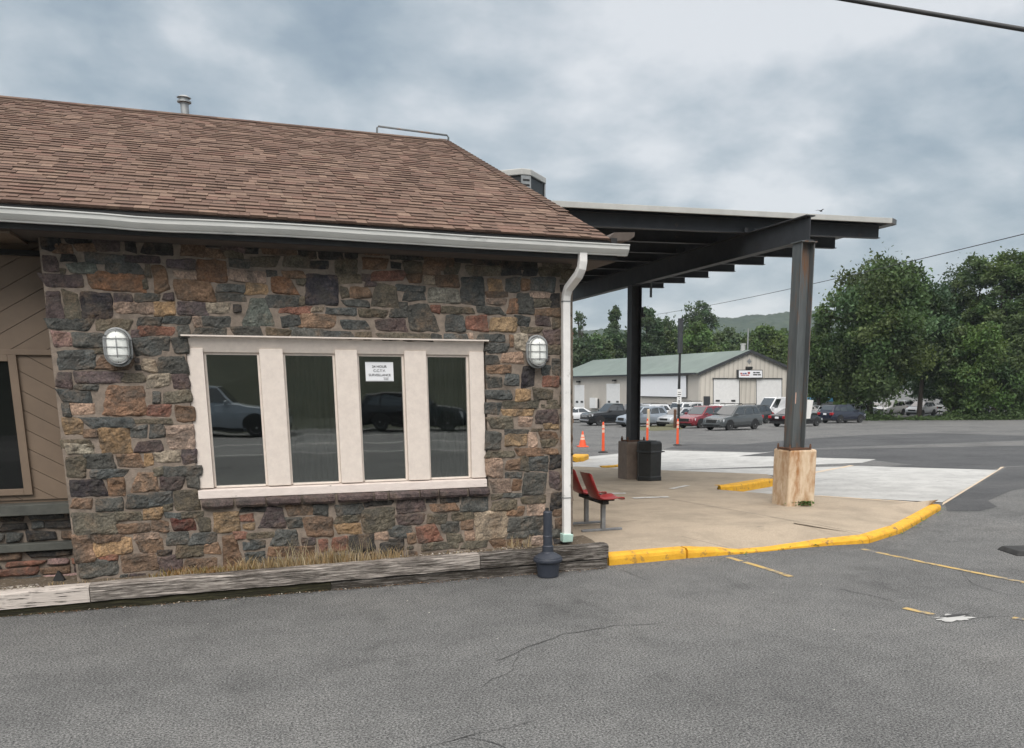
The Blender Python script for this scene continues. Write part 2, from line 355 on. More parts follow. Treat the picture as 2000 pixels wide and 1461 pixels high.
# white concrete lanes between the islands
sheet('concrete_lane', [(1385, 960), (1412, 948), (1512, 938), (1582, 925.5), (1664, 909.6), (1937, 917.6), (1950, 918), (1840, 981), (1582, 968), (1500, 966)], .012, M['concrete_pad'])
sheet('concrete_lane', [(1100, 897), (1208, 886), (1286, 879.5), (1488, 884), (1516, 881.6), (1442, 891), (1512, 891.6), (1711, 897), (1664, 908.6), (1582, 924), (1512, 929), (1498, 927), (1286, 919), (1100, 912)], .010, M['concrete_pad'])
b = MB()
b.poly(gpoly([(1840, 987), (1842, 981), (1948, 918), (1954, 912), (1962, 911.5)], .016))
tag(b.build('lane_edge_strip', M['line_buff']), kind='structure')
# sidewalk: kerb line, ramp, island fingers
kb = [(1190, 1105), (1268, 1098), (1340, 1091), (1400, 1086), (1455, 1081.5), (1510, 1076), (1560, 1071), (1625, 1065.5), (1697, 1061.5), (1762, 1041), (1800, 1019), (1838, 996)]
kh = [.125, .125, .12, .085, .03, .025, .04, .07, .09, .095, .095, .095]
KP = [gp(*p) for p in kb]
wob = lambda i: .006*math.sin(i*2.3)
def inset(pts, d):
    out = []
    for i, p in enumerate(pts):
        t = pts[min(i+1, len(pts)-1)]-pts[max(i-1, 0)]; t.z = 0; t.normalize(); out.append(p+Vector((-t.y, t.x, 0))*d)
    return out
def dense(pts, hs, step=.12):
    op, oh = [], []
    for i in range(len(pts)-1):
        n = max(1, int((pts[i+1]-pts[i]).length/step))
        for k in range(n):
            f = k/n; f2 = f*f*(3-2*f); op.append(pts[i].lerp(pts[i+1], f)); oh.append(hs[i]+(hs[i+1]-hs[i])*f2)
    return op+[pts[-1]], oh+[hs[-1]]
KD, KH = dense(KP, kh)
KI = inset(KD, .16)
KJ = [k+(q-k)*((1.15 if len(KD)-i > 22 else .05+1.1*(len(KD)-1-i)/21)/.16) for i, (k, q) in enumerate(zip(KD, KI))]
def kerb_piece(i0, i1, name='kerb'):
    b = MB(); vs = []
    for i in range(i0, i1+1):
        p, q, h = KD[i], KI[i], KH[i]
        if i == i0 and i0 > 0: p, q = p.lerp(KD[i+1], .22), q.lerp(KI[i+1], .14)
        n = noise.noise(p*7)*.006; nrm = (q-p).normalized()
        vs += [p-_u*.05, p+nrm*.004+_u*(h*.55+n), p+nrm*.014+_u*(h-.022+n), p+nrm*.04+_u*(h+n*.6), Vector((q.x, q.y, gz(p.y)+h+.003)), Vector((q.x, q.y, gz(p.y)-.05))]
    m = i1-i0+1
    fs = [(i*6+k, i*6+6+k, i*6+7+k, i*6+k+1) for i in range(m-1) for k in range(5)]
    fs += [(0, 1, 2, 3, 4, 5), tuple((m-1)*6+k for k in (5, 4, 3, 2, 1, 0))]
    b.add(vs, fs); return tag(b.build(name, M['yellow'], smooth=False), kind='structure')
def idx(px): 
    g = gp(*px); return min(range(len(KD)), key=lambda i: (KD[i]-g).length)
i1, i2 = idx((1345, 1090.5)), idx((1697, 1061.5))
kerb_piece(0, i1); kerb_piece(i1+0, i2); kerb_piece(i2, len(KD)-1)
b = MB()
for i in range(len(KD)-1):                   # apron between kerb and level slab
    zi = lambda k: gz(KD[k].y)+KH[k]
    a, c = Vector((KI[i].x, KI[i].y, zi(i))), Vector((KI[i+1].x, KI[i+1].y, zi(i+1)))
    d, e = Vector((KJ[i+1].x, KJ[i+1].y, s_(KJ[i+1].y))), Vector((KJ[i].x, KJ[i].y, s_(KJ[i].y)))
    b.add([a, c, d, e], [(0, 1, 2, 3)])
back = gpoly([(1838, 982), (1582, 966.5), (1500, 964), (1400, 956)], SW)
back[0] = Vector((KI[-1].x+.01, KI[-1].y+.03, gz(KI[-1].y)+.115))
isl = gpoly([(1403, 947.5), (1432, 945.8), (1512, 932), (1498, 926), (1286, 918), (1126, 911)], SW)
outer = [Vector((p.x, p.y, s_(p.y))) for p in KJ]
ring = outer + back[0:] + isl + [Vector((2.8, isl[-1].y+1.0, s_(isl[-1].y+1))), Vector((2.8, 9.3, s_(9.3)))]
b.poly(ring)
tag(b.build('sidewalk', M['sidewalk']), kind='structure')
# kerb faces of the islands, facing the recessed lanes
def island_kerb(pix, w, mat, drop=.18):
    P = [p if isinstance(p, Vector) else gp(*p, SW) for p in pix]; P, _ = dense(P, [0]*len(P), .25); Q = inset(P, w); b = MB(); vs = []
    for p, q in zip(P, Q):
        n = noise.noise(p*5)*.008
        vs += [p-_u*drop, p-_u*(.03-n), p+(q-p).normalized()*.03+_u*(.006+n), Vector((q.x, q.y, min(s_(q.y), p.z)+.006))]
    m = len(P); b.add(vs, [(i*4+k, i*4+4+k, i*4+5+k, i*4+k+1) for i in range(m-1) for k in range(3)]+[(0, 1, 2, 3), tuple((m-1)*4+k for k in (3, 2, 1, 0))])
    return tag(b.build('kerb', mat), kind='structure')
island_kerb([(1408, 949.5), (1432, 948.5), (1512, 935.5)], .30, M['yellow'])
b = MB(); b.strip(dense(gpoly([(1512, 934), (1582, 924.5), (1664, 909)], .018), [0]*3, .3)[0], .16); tag(b.build('painted_line', M['line_buff']), kind='structure')
island_kerb([(1582, 966.5), back[0]+Vector((-.05, .02, 0))], -.14, M['line_buff'], .10)
island_kerb([(1126, 893), (1140, 891.5), (1150, 887)], .5, M['yellow'])
island_kerb([(1176, 911), (1206, 909.5), (1230, 906)], .2, M['yellow'], .05)
b = MB()
def sline(pix, w, off=SW+.010, n=1):
    pts = gpoly(pix, off); pts, _ = dense(pts, [0]*len(pts), .3); b.strip(pts, w)
sline([(1172, 964), (1222, 963)], .16); sline([(1236, 972.5), (1306, 970)], .16); sline([(1311, 954.5), (1343, 948)], .12)
tag(b.build('painted_line', M['line_white']), kind='structure')
b = MB(); sline([(1270, 981), (1345, 977)], .14); tag(b.build('painted_line', M['sidewalk']), kind='structure') if False else None
b = MB()
sline([(1145, 946.5), (1330, 978), (1500, 1008), (1690, 1042)], .011); sline([(1492, 992.5), (1560, 987), (1640, 979.5)], .006)
sline([(1212, 1019), (1245, 1016)], .012); sline([(1478, 1029), (1492, 1027.5)], .014); sline([(1330, 1047), (1420, 1069)], .008)
tag(b.build('slab_joint', M['crack']), kind='structure')
b = MB()
sline([(1422, 1088), (1480, 1105), (1545, 1126)], .075, .005); sline([(1684, 1072), (1800, 1097), (2015, 1140)], .075, .005)
sline([(1766, 1187), (1822, 1200)], .075, .005); sline([(1978, 1206), (2020, 1213)], .075, .005)
tag(b.build('painted_line', M['line_yellow']), kind='structure')
# broken pale concrete patch around a sunken hole in the lot
b = MB(); c = gp(1862, 1208); pts = []
for k in range(48):
    a = 2*PI*k/48; r = 1+.75*noise.noise(Vector((math.cos(a)*2.6, math.sin(a)*2.6, 5)))+.3*noise.noise(Vector((math.cos(a)*7, math.sin(a)*7, 8)))
    pts.append(Vector((c.x+.15*r*math.cos(a), c.y+.09*r*math.sin(a), gz(c.y)+.007)))
b.poly(pts, 0)
q = [Vector((c.x+.06+.15*math.cos(2*PI*k/14)*(1+.3*math.sin(3*k)), c.y+.05+.032*math.sin(2*PI*k/14), gz(c.y)+.010)) for k in range(14)]
b.poly(q, 1)
tag(b.build('concrete_patch', [M['concrete_pad'], M['crack']]), kind='structure')
# ================================================================ stone building
YW = 9.14
BX0, BX1 = -1.68, 3.375
bld = empty('stone_building', (0, YW, 0), 0, 'fieldstone building with brown shingle roof, white gutter and a four pane window', 'building')
bpar = lambda o: (setattr(o, 'parent', bld), setattr(o, 'location', o.location-Vector((0, YW, 0))), o)[2]
K = 1.82
PAL = {'g': (.056, .058, .055), 'd': (.027, .026, .026), 'n': (.078, .068, .051), 'o': (.138, .090, .060), 'O': (.132, .076, .048), 'y': (.20, .135, .078), 'b': (.112, .073, .050),
       'p': (.062, .048, .048), 'k': (.21, .152, .118), 'l': (.20, .165, .125), 'r': (.135, .066, .048), 'R': (.075, .026, .02), 'm': (.19, .125, .115), 'D': (.029, .026, .029), 'G': (.08, .085, .072), 'h': (.15, .14, .115)}
CROPS = [((80, 440), 5.5556, "0,8,20,28,d;21,8,56,20,d;58,5,86,28,p;12,20,36,29,b;37,20,57,29,b;90,8,103,29,d;110,4,150,14,d;108,16,148,33,d;152,4,176,18,p;150,19,176,33,b;178,6,200,25,d;178,26,200,35,b;"  # top rows coded dark: eave shade put into the stone colours
 "2,31,18,51,p;21,31,38,40,d;40,30,87,40,g;91,33,131,40,p;135,36,166,47,p;169,37,203,61,O;28,41,61,52,G;64,40,110,54,g;113,43,119,56,n;120,41,142,73,o,.0,.25,0,0;143,49,169,58,k;"
 "2,54,51,69,p;54,52,111,72,O;110,57,116,69,n;144,58,187,82,o;6,70,23,99,p;24,72,41,101,n;42,72,80,102,D;81,74,100,83,p;104,74,130,83,g;131,74,143,81,p;188,63,219,73,g;188,75,222,83,g;"
 "82,84,121,98,k;120,82,145,98,y;146,82,180,97,p;181,84,207,95,l;8,101,56,114,g;59,102,100,114,n;102,99,131,108,g;134,99,164,107,g;165,97,174,110,k;177,97,210,110,g;10,116,34,132,m;36,116,70,132,g;"
 "97,113,108,121,p;110,109,148,120,r;149,109,161,121,g;164,111,206,121,g;12,134,56,156,g;55,133,70,140,n;98,121,130,141,g;132,122,140,138,g;141,122,159,139,g;59,142,100,157,b"),
 ((430, 440), 5.5556, "0,10,22,18,r;0,19,24,28,p;26,17,42,32,d;44,14,82,32,b;2,28,24,35,n;86,21,104,36,d;83,14,115,19,b;107,21,132,36,d;136,21,151,36,d;118,14,160,20,d;153,20,180,34,b;183,20,205,36,d;"
 "7,36,31,45,g;34,34,65,46,n;69,32,97,46,n;98,37,118,47,d;120,37,152,52,n;154,36,183,48,b;10,49,53,62,k;50,49,63,55,g;68,49,92,57,o;93,51,129,86,D;126,53,154,64,n;154,53,163,60,p;164,49,200,61,r;"
 "57,56,90,75,O,.0,.35,0,0;82,57,92,65,n;27,64,55,76,y;130,66,140,78,n;141,66,163,78,o;157,62,170,66,p;165,64,193,89,n,.2,.1,0,0;191,65,222,71,g;47,76,84,88,g;85,79,92,87,n;133,80,164,88,g;20,79,62,109,G,.28,.22,0,0;14,85,22,94,d;"
 "63,88,98,96,r;99,88,112,94,l;114,89,150,97,g;151,91,182,99,n;184,91,203,100,g;67,98,86,110,g;87,96,127,112,o;128,101,162,113,g;164,101,203,115,p;13,110,45,122,g;47,112,78,122,n;79,112,114,123,g;116,114,145,124,g;147,116,165,124,n;166,116,230,125,n"),
 ((780, 440), 5.5556, "0,24,25,37,d;27,24,60,50,b;62,25,110,42,d;112,28,150,46,d;150,30,190,45,n;4,39,24,51,n;26,42,46,53,b;47,40,66,52,n;70,43,108,54,n;110,44,132,54,d;135,45,150,56,d;152,47,176,56,n;177,46,190,56,n;"
 "9,52,26,63,b;26,54,38,63,l;39,53,66,67,b;68,56,94,86,g;95,57,114,71,y;115,57,132,74,g;133,57,142,71,b;143,57,173,72,g;3,73,28,82,g;30,69,66,85,h;95,72,117,78,b;95,79,116,86,k;116,77,130,97,O,.3,0,0,0;126,74,146,96,g;143,73,163,78,k;147,80,165,89,n;164,74,176,92,d;0,83,9,91,g;"
 "10,85,47,116,g,0,.4,0,0;34,87,46,95,r;46,88,79,96,n;80,88,114,96,g;148,90,176,98,o;49,98,71,115,g;73,98,95,114,r;100,99,129,114,y;127,98,143,110,g;146,97,164,110,p;165,100,177,112,n;129,111,155,117,n;"
 "36,118,47,125,g;48,118,73,126,g;82,117,119,126,g;158,113,177,129,p;125,118,140,136,l;120,118,124,134,b;158,130,177,140,n;95,128,119,139,g"),
 ((80, 690), 5.5556, "16,20,34,38,p;36,19,87,32,p;88,20,111,31,n;109,6,125,20,l;124,3,161,22,g;114,23,139,37,l;142,24,162,39,p;35,34,61,39,g;19,40,56,55,g;21,53,30,68,g;30,55,56,67,k;58,34,119,69,O,.2,.1,.1,.1;120,41,130,54,g;131,41,163,54,n;117,56,141,68,r;143,57,166,75,b;"
 "21,71,44,90,y;45,70,100,80,g;102,71,142,76,n;45,83,62,90,b;64,81,97,109,y;98,79,117,92,g;117,79,134,92,g;135,77,167,105,k;100,95,134,107,p;23,94,58,103,n;25,99,60,111,h;26,113,49,136,n;49,111,78,126,g;80,109,110,125,o;111,109,122,123,y;123,106,150,120,l;151,106,170,119,p;51,126,93,135,g"),
 ((100, 910), 5.5556, "18,16,60,35,D;61,13,82,32,o;85,6,120,30,o,.3,.2,0,0;111,1,123,11,n;124,0,160,10,g;119,12,144,26,p;146,10,160,24,g;21,36,43,47,b;47,34,78,48,g;80,31,105,47,g;107,29,130,44,g;133,27,161,49,n;121,41,133,50,n;22,50,69,74,n;69,48,99,60,n;98,46,122,60,y;124,51,141,58,g;142,50,168,56,n;72,62,109,73,b;110,59,130,72,b;130,58,156,71,R;158,56,174,71,n;"
 "25,76,46,104,b;43,75,86,83,b;86,73,119,79,k;47,79,91,97,y;92,79,124,93,o;124,72,150,86,g;150,72,184,85,g;132,87,164,100,n;164,83,184,97,o;115,92,130,98,d;48,98,74,103,r;28,104,72,121,g;73,96,114,116,b;112,98,140,116,p;140,100,185,113,b"),
 ((400, 940), 5.5556, "8,32,38,57,y;37,29,67,34,d;39,36,55,43,r;41,46,54,52,y;55,28,87,53,p,.4,0,0,0;88,26,119,36,o;119,25,136,37,g;139,25,171,36,g;30,55,46,64,r;47,56,75,62,n;88,39,107,51,g;107,38,139,61,b;141,37,168,46,n;141,46,170,57,y;171,28,205,56,n;173,24,177,28,d;178,22,205,27,d;69,52,103,71,g,.35,0,0,0;106,62,121,69,p;123,62,133,76,r;137,59,154,76,r;157,58,184,76,d;186,55,198,64,k;190,65,215,82,d;19,59,43,96,b,0,.3,0,0;41,66,50,74,g;51,64,66,74,g;45,77,66,90,g;68,72,94,82,b;95,70,120,82,b"),
 ((760, 910), 5.263, "6,34,37,50,p;38,34,49,38,d;50,32,74,38,d;39,38,72,47,b;74,31,103,47,g;104,30,117,35,n;118,28,137,33,g;133,31,165,39,n;104,35,132,46,n;104,14,126,28,k;127,13,137,27,b;138,7,163,30,g;165,5,176,25,p;166,26,180,45,d;120,7,138,12,g;6,49,38,61,p;39,48,63,60,n;65,48,88,57,n;90,46,122,77,l;121,43,139,53,o;141,39,160,51,k;124,52,160,67,g;55,58,73,68,g;74,56,88,66,b;0,62,25,73,g;27,60,57,79,r,.0,.3,0,0;58,69,77,78,n;79,66,89,76,k;18,70,28,81,o;0,75,17,88,d;32,79,72,86,n;75,77,104,85,n;105,77,135,84,b;123,68,145,75,g;145,65,161,72,g;147,72,160,82,k;169,46,178,52,b;171,53,178,64,b;168,66,178,74,g;169,75,177,80,d"),
 ((910, 660), 4.87, "20,5,41,14,g;20,17,32,25,g;34,14,56,24,k;21,26,46,34,o;20,36,35,47,g;37,35,52,47,g;49,27,72,47,D,.2,.2,.2,.2;73,37,90,46,r;72,25,81,35,g;82,19,90,35,g;20,48,46,60,g;48,48,64,60,y;65,48,87,59,n;20,62,34,73,g;35,60,71,67,n;34,68,65,74,y;67,68,88,83,p;77,59,88,63,n;77,64,90,67,n;22,75,47,87,n;49,76,64,85,k;75,81,88,87,y;62,86,73,89,n;20,88,33,106,g;34,87,60,92,g;36,92,58,104,y;59,91,69,104,k;70,90,88,97,b;71,97,88,104,n;20,107,47,114,n;48,105,73,112,b;73,105,88,111,o;38,115,52,127,b;51,114,60,127,n;60,112,79,127,g;80,112,91,125,d;21,115,36,134,k;38,128,54,133,g")]
def stone(mb, O, ux, nrm, x0, x1, z0, z1, col, depth=.03, seed=0, tl=0, tr=0, bl=0, br=0, sink=.010):
    """one rough-faced field stone set in a wall: O origin, ux along the wall, nrm outward"""
    w, h = x1-x0, z1-z0
    nx, nz = max(6, min(26, int(w/.016))), max(6, min(20, int(h/.014)))
    rr = random.Random(seed); j = lambda a: rr.uniform(-a, a)
    k = min(.14, .02/min(w, h))
    cs = [(x0+bl*w+j(k*w), z0+j(k*h)), (x1-br*w+j(k*w), z0+j(k*h)), (x1-tr*w+j(k*w), z1+j(k*h)), (x0+tl*w+j(k*w), z1+j(k*h))]
    tx, tz = rr.uniform(-.25, .25), rr.uniform(-.25, .25); rnd = rr.uniform(.0, .07); vs = []
    for b_ in range(nz+1):
        for a in range(nx+1):
            u, v = 2*a/nx-1, 2*b_/nz-1
            u, v = math.sin(u*PI/2*.92)/math.sin(PI/2*.92), math.sin(v*PI/2*.92)/math.sin(PI/2*.92)
            sh = 1-rnd*abs(u)**3*abs(v)**3; U, V = (u*sh+1)/2, (v*sh+1)/2
            x = (1-V)*((1-U)*cs[0][0]+U*cs[1][0])+V*((1-U)*cs[3][0]+U*cs[2][0])
            z = (1-V)*((1-U)*cs[0][1]+U*cs[1][1])+V*((1-U)*cs[3][1]+U*cs[2][1])
            P = Vector((x*7, z*9, seed*1.7))
            x += noise.noise(P*1.6)*.012*(abs(u)**2); z += noise.noise(P*1.6+Vector((9, 3, 1)))*.012*(abs(v)**2)
            e = (1-abs(u)**12)*(1-abs(v)**12)
            n1 = noise.fractal(P*.9, 1.0, 2.0, 4); n2 = abs(noise.noise(P*1.9)); n3 = noise.noise(Vector((x*34, z*46, seed)))
            d = -sink+e*(sink+depth*max(.22, .66+tx*u+tz*v+.75*n1-.75*n2+.30*n3))
            vs.append(O+ux*x+_u*z+nrm*d)
    W = nx+1
    mb.add(vs, [(q*W+p, q*W+p+1, (q+1)*W+p+1, (q+1)*W+p) for q in range(nz) for p in range(nx)], 0, col)
def scol(code, seed):
    rr = random.Random(seed*3+1); f = K*rr.uniform(.8, 1.22); w = rr.uniform(-.05, .05); c = PAL[code]
    return (min(.6, c[0]*f*(1+w)), min(.55, c[1]*f), min(.5, c[2]*f*(1-w)))
mb = MB(); sd = 1
wo = Vector((0, YW, 0)); wx = Vector((1, 0, 0)); wn = Vector((0, -1, 0))
rects = []
for (ox, oy), sc, data in CROPS:
    for it in data.split(';'):
        t = it.split(','); a, b_, c, d = (float(q)*10/sc for q in t[:4]); sh = [float(q) for q in t[5:]] or [0]*4
        cx, cy = ox+(a+c)/2, oy+(b_+d)/2
        L, Rr = ony(ox+a, cy, YW-.02).x, ony(ox+c, cy, YW-.02).x; T, B = ony(cx, oy+b_, YW-.02).z, ony(cx, oy+d, YW-.02).z
        L = max(L, BX0-.01); Rr = min(Rr, BX1+.012)
        if Rr-L < .03: continue
        g = .007
        stone(mb, wo, wx, wn, L-g, Rr+g, B-g, T+g, scol(t[4], sd), .026, sd, *sh); rects.append((L, Rr, B, T)); sd += 1
# small stones between the traced ones, under the eave and along the ground, where mortar would be left too wide
OPEN = (-.56, 2.385, .93, 2.50)
def free(x0, x1, z0, z1):
    if x1 > OPEN[0] and x0 < OPEN[1] and z1 > OPEN[2]-.12 and z0 < OPEN[3]: return False
    return all(x1 <= a or x0 >= b_ or z1 <= c or z0 >= d for a, b_, c, d in rects)
rr = random.Random(5)
for w, h in ((.30, .13), (.34, .09), (.22, .11), (.16, .10), (.2, .07), (.12, .08), (.12, .05), (.08, .05), (.07, .07), (.05, .05), (.07, .035)):
    z = .05
    while z < 3.36:
        x = BX0+.01
        while x+w < BX1:
            if free(x-.006, x+w+.006, z-.006, z+h+.006):
                stone(mb, wo, wx, wn, x, x+w, z, z+h, scol(rr.choice('gggndnbpgnlkb') if z < 2.7 else rr.choice('dgnbd'), sd), .026, sd); rects.append((x, x+w, z, z+h)); sd += 1; x += w  # darker codes near the eave, its shade put into the colour
            x += .013
        z += .013
def rubble(mb, O, ux, nrm, x0, x1, z0, z1, sd, pal='ggnndbpolkr'):
    rr = random.Random(sd); z = z0
    while z < z1-.03:
        h = min(rr.uniform(.07, .2), z1-z); x = x0
        if z1-z-h < .05: h = z1-z
        while x < x1-.02:
            w = min(rr.uniform(.12, .42), x1-x)
            if x1-x-w < .08: w = x1-x
            if h > .15 and rr.random() < .4: stone(mb, O, ux, nrm, x+.008, x+w-.008, z+.008, z+h*.5-.006, scol(rr.choice(pal), sd), .028, sd); sd += 1; stone(mb, O, ux, nrm, x+.008, x+w-.008, z+h*.5+.006, z+h-.008, scol(rr.choice(pal), sd), .028, sd)
            else: stone(mb, O, ux, nrm, x+.008, x+w-.008, z+.008, z+h-.008, scol(rr.choice(pal), sd), .028, sd)
            sd += 1; x += w
        z += h
rubble(mb, Vector((BX1, YW, 0)), Vector((0, 1, 0)), Vector((1, 0, 0)), .02, 2.6, -.1, 3.3, 5000)
bpar(mb.build('stone_facing', M['stone']))
# mortar backing around the opening, side and back walls
o0, o1, o2, o3 = OPEN; mb = MB(); y1 = YW+.24
mb.box(BX0, o0, YW, y1, -.3, 3.32); mb.box(o1, BX1, YW, y1, -.3, 3.32); mb.box(o0, o1, YW, y1, o3, 3.32); mb.box(o0, o1, YW, y1, -.3, o2)
mb.box(BX1-.24, BX1, y1+.002, 20, -1, 3.32)
bpar(mb.build('mortar_wall', M['mortar']))
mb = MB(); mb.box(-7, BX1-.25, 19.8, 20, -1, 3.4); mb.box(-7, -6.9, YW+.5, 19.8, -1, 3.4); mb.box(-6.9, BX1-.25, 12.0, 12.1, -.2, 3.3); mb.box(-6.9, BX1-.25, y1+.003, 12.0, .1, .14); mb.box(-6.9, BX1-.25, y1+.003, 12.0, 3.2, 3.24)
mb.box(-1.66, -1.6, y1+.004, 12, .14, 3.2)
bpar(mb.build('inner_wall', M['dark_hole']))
# sill of dressed stones
mb = MB(); sx = [(394, 455), (461, 518.5), (522, 589), (592.5, 655), (661, 730), (734, 758), (763, 820), (823.5, 857), (861, 914), (918.5, 958)]
for i, (a, c) in enumerate(sx):
    X0, X1 = ony(a, 985, YW-.07).x, ony(c, 985, YW-.07).x
    n = 9; vs = []
    prof = [(.04, .915), (.0, .928), (-.062, .918), (-.078, .90), (-.075, .86), (-.05, .835), (.03, .83)]
    for k in range(n+1):
        x = X0+(X1-X0)*k/n
        for q, (dy, z) in enumerate(prof):
            jx = noise.noise(Vector((x*9, z*14, i)))*.012; e = .012 if k in (0, n) else 0
            vs.append((x, YW+dy+jx+e*(1 if dy < 0 else 0), z+noise.noise(Vector((x*11, z*9, i+50)))*.008-(e if q < 4 else -e)*.4))
    m = len(prof); mb.add(vs, [(k*m+q, (k+1)*m+q, (k+1)*m+q+1, k*m+q+1) for k in range(n) for q in range(m-1)]+[tuple(range(m)), tuple(n*m+q for q in range(m-1, -1, -1))], 0, scol('p', 900+i))
bpar(mb.build('stone_sill', M['stone']))
# window
win = MB(); fy0, fy1 = YW+.022, YW+.13
pn = [(-.41, .098), (.318, .819), (1.037, 1.517), (1.744, 2.206)]; pz0, pz1 = 1.03, 2.345
win.box(o0+.003, pn[0][0], fy0, fy1, o2+.10, o3-.12)
for a, c in zip(pn, pn[1:]): win.box(a[1], c[0], fy0, fy1, o2+.10, o3-.12)
win.box(pn[3][1], o1-.02, fy0, fy1, o2+.10, o3-.12)
win.hexa([(o0+.003, fy0+.03, pz1), (o1-.02, fy0+.03, pz1), (o1-.02, fy1, pz1), (o0+.003, fy1, pz1)], [(o0+.003, fy0-.03, o3-.012), (o1-.02, fy0-.03, o3-.012), (o1-.02, fy1, o3-.012), (o0+.003, fy1, o3-.012)])
fr = bpar(win.build('window', M['cream'], bevel=.004))
mb = MB(); mb.box(o0-.03, o1+.02, YW-.055, YW+.06, o3-.011, o3+.003); d = mb.build('drip_cap', M['cream'], fr)
mb = MB(); mb.hexa([(o0+.003, fy0-.035, o2), (o1-.02, fy0-.035, o2), (o1-.02, fy1, o2), (o0+.003, fy1, o2)], [(o0+.003, fy0-.03, o2+.082), (o1-.02, fy0-.03, o2+.082), (o1-.02, fy1, o2+.10), (o0+.003, fy1, o2+.10)])
mb.build('window_sill', M['sillpaint'], fr, bevel=.004)
for k, (a, c) in enumerate(pn):
    mb = MB(); w = .022
    for x0, x1, z0, z1 in ((a+.001, a+w, pz0, pz1), (c-w, c-.001, pz0, pz1), (a+w, c-w, pz1-w, pz1-.001)): mb.box(x0, x1, YW+.075, YW+.115, z0, z1)
    mb.box(a+w, c-w, YW+.045, YW+.115, pz0-.004, pz0+.012)
    mb.build('glazing_stop', M['cream'], fr, bevel=.003)
    mb = MB(); mb.box(a+.005, c-.005, YW+.104, YW+.110, pz0+.002, pz1-.002); mb.build('pane', M['pane'], fr)
for k, (a, c) in enumerate(pn):              # sheer curtains hanging inside
    mb = MB(); n = 60; vs = []
    x0, x1 = (a-.06, c+.06)
    for i in range(n+1):
        x = x0+(x1-x0)*i/n; yy = YW+.62+.02*math.sin(i*1.1+k)+.012*noise.noise(Vector((x*20, k, 0)))
        vs += [(x, yy, .9), (x, yy, 2.42)]
    if k in (1, 3): mb.add(vs, [(2*i, 2*i+2, 2*i+3, 2*i+1) for i in range(n)]); mb.build('curtain', M['curtain'], fr)
for o in (fr,):
    for ch in o.children: ch.location = (0, 0, 0)
# notice taped inside the third pane
nm = MB(); P = [ony(*q, YW+.100) for q in ((713, 707), (766, 706.5), (769, 744.5), (716, 745.5))]
nx0, nx1, nz0, nz1 = P[0].x, P[2].x, P[2].z, P[0].z
sg = empty('window_notice', ((nx0+nx1)/2, YW+.100, nz0), 0, 'white surveillance notice with black lettering taped in the third window pane', 'notice')
W2, HH = (nx1-nx0)/2, nz1-nz0
b = MB(); b.box(-W2, W2, -.002, 0, 0, HH); b.build('paper', M['paper'], sg)
RX = Matrix.Rotation(PI/2, 4, 'X')
for body, sz, fx, fz in (('24 HOUR', .036, 0, .70), ('C.C.T.V.', .036, 0, .485), ('SURVEILLANCE', .0335, 0, .265), ('Recorded', .013, .45, .15), ('premises', .013, .45, .08)):
    text_mesh(body, sz, 'lettering', M['ink'], sg, M=Matrix.Translation((fx*W2, -.0035, fz*HH)) @ RX)
b = MB(); b.box(-W2*.95, W2*.95, -.0032, -.0022, .03*HH, .035*HH); b.build('border_line', M['ink'], sg); b = MB(); b.box(-W2*.95, W2*.95, -.0032, -.0022, .965*HH, .97*HH); b.build('border_line', M['ink'], sg)
# recess at the left: diagonal boards, dark window, slate ledges, low rubble wall
YR = 9.5
mb = MB(); mb.box(-6.9, BX0-.003, YR+.02, YR+.12, .92, 3.4); bk = bpar(mb.build('board_backing', M['panel']))
mb = MB(); wx0, wx1, wz0, wz1 = -4.2, -2.10, 1.09, 2.26
def clipboards(x0, x1, z0, z1, sgn):
    step = .155; u0 = -12
    for k in range(-40, 120):
        c0, c1 = k*step, k*step+step-.005
        poly = [(x0, z0), (x1, z0), (x1, z1), (x0, z1)]
        for lim, keep in ((c0, 1), (c1, -1)):
            out = []
            for i in range(len(poly)):
                p, q = poly[i], poly[(i+1) % len(poly)]; f = lambda r: keep*((r[1]+sgn*.62*r[0])*.85-lim)
                a, b_ = f(p), f(q)
                if a >= 0: out.append(p)
                if (a >= 0) != (b_ >= 0): t = a/(a-b_); out.append((p[0]+(q[0]-p[0])*t, p[1]+(q[1]-p[1])*t))
            poly = out
            if len(poly) < 3: break
        if len(poly) >= 3: mb.prism([(x, YR+.019, z) for x, z in poly], (0, -.019, 0))
clipboards(-2.03, BX0-.004, .95, 2.31, 1); clipboards(wx0, BX0-.004, 2.36, 3.4, -1); clipboards(wx0, -2.03, .95, 1.0, 1)
bpar(mb.build('diagonal_boarding', M['panel']))
mb = MB(); mb.box(wx0, BX0-.003, YR-.03, YR-.001, 2.31, 2.36); bpar(mb.build('trim_board', M['panel'], bevel=.003))
mb = MB(); mb.box(wx1, -2.03, YR-.035, YR+.03, 1.0, 2.31); mb.box(wx0, wx1, YR-.035, YR+.03, 1.0, 1.06); mb.box(wx0, wx1, YR-.035, YR+.03, 2.25, 2.31)
w2 = bpar(mb.build('window', M['panel'], bevel=.004))
mb = MB(); mb.box(wx0, wx1, YR-.005, YR+.002, 1.06, 2.25); o = mb.build('pane', M['dark_glass'], w2); 
mb = MB(); mb.box(-6.9, BX0-.003, YR-.14, YR+.12, .815, .918); bpar(mb.build('slate_ledge', M['slab'], bevel=.006))
mb = MB(); mb.box(-6.9, BX0-.003, YR-.10, YR+.12, .46, .535); bpar(mb.build('slate_ledge', M['slab'], bevel=.006))
mb = MB(); rubble(mb, Vector((0, YR-.02, 0)), wx, wn, -3.9, BX0-.005, .54, .812, 7000, 'ddngpb'); rubble(mb, Vector((0, YR-.04, 0)), wx, wn, -3.9, BX0-.005, -.02, .457, 7200, 'prbgmdp')
bpar(mb.build('low_stone_facing', M['stone'], smooth=True))
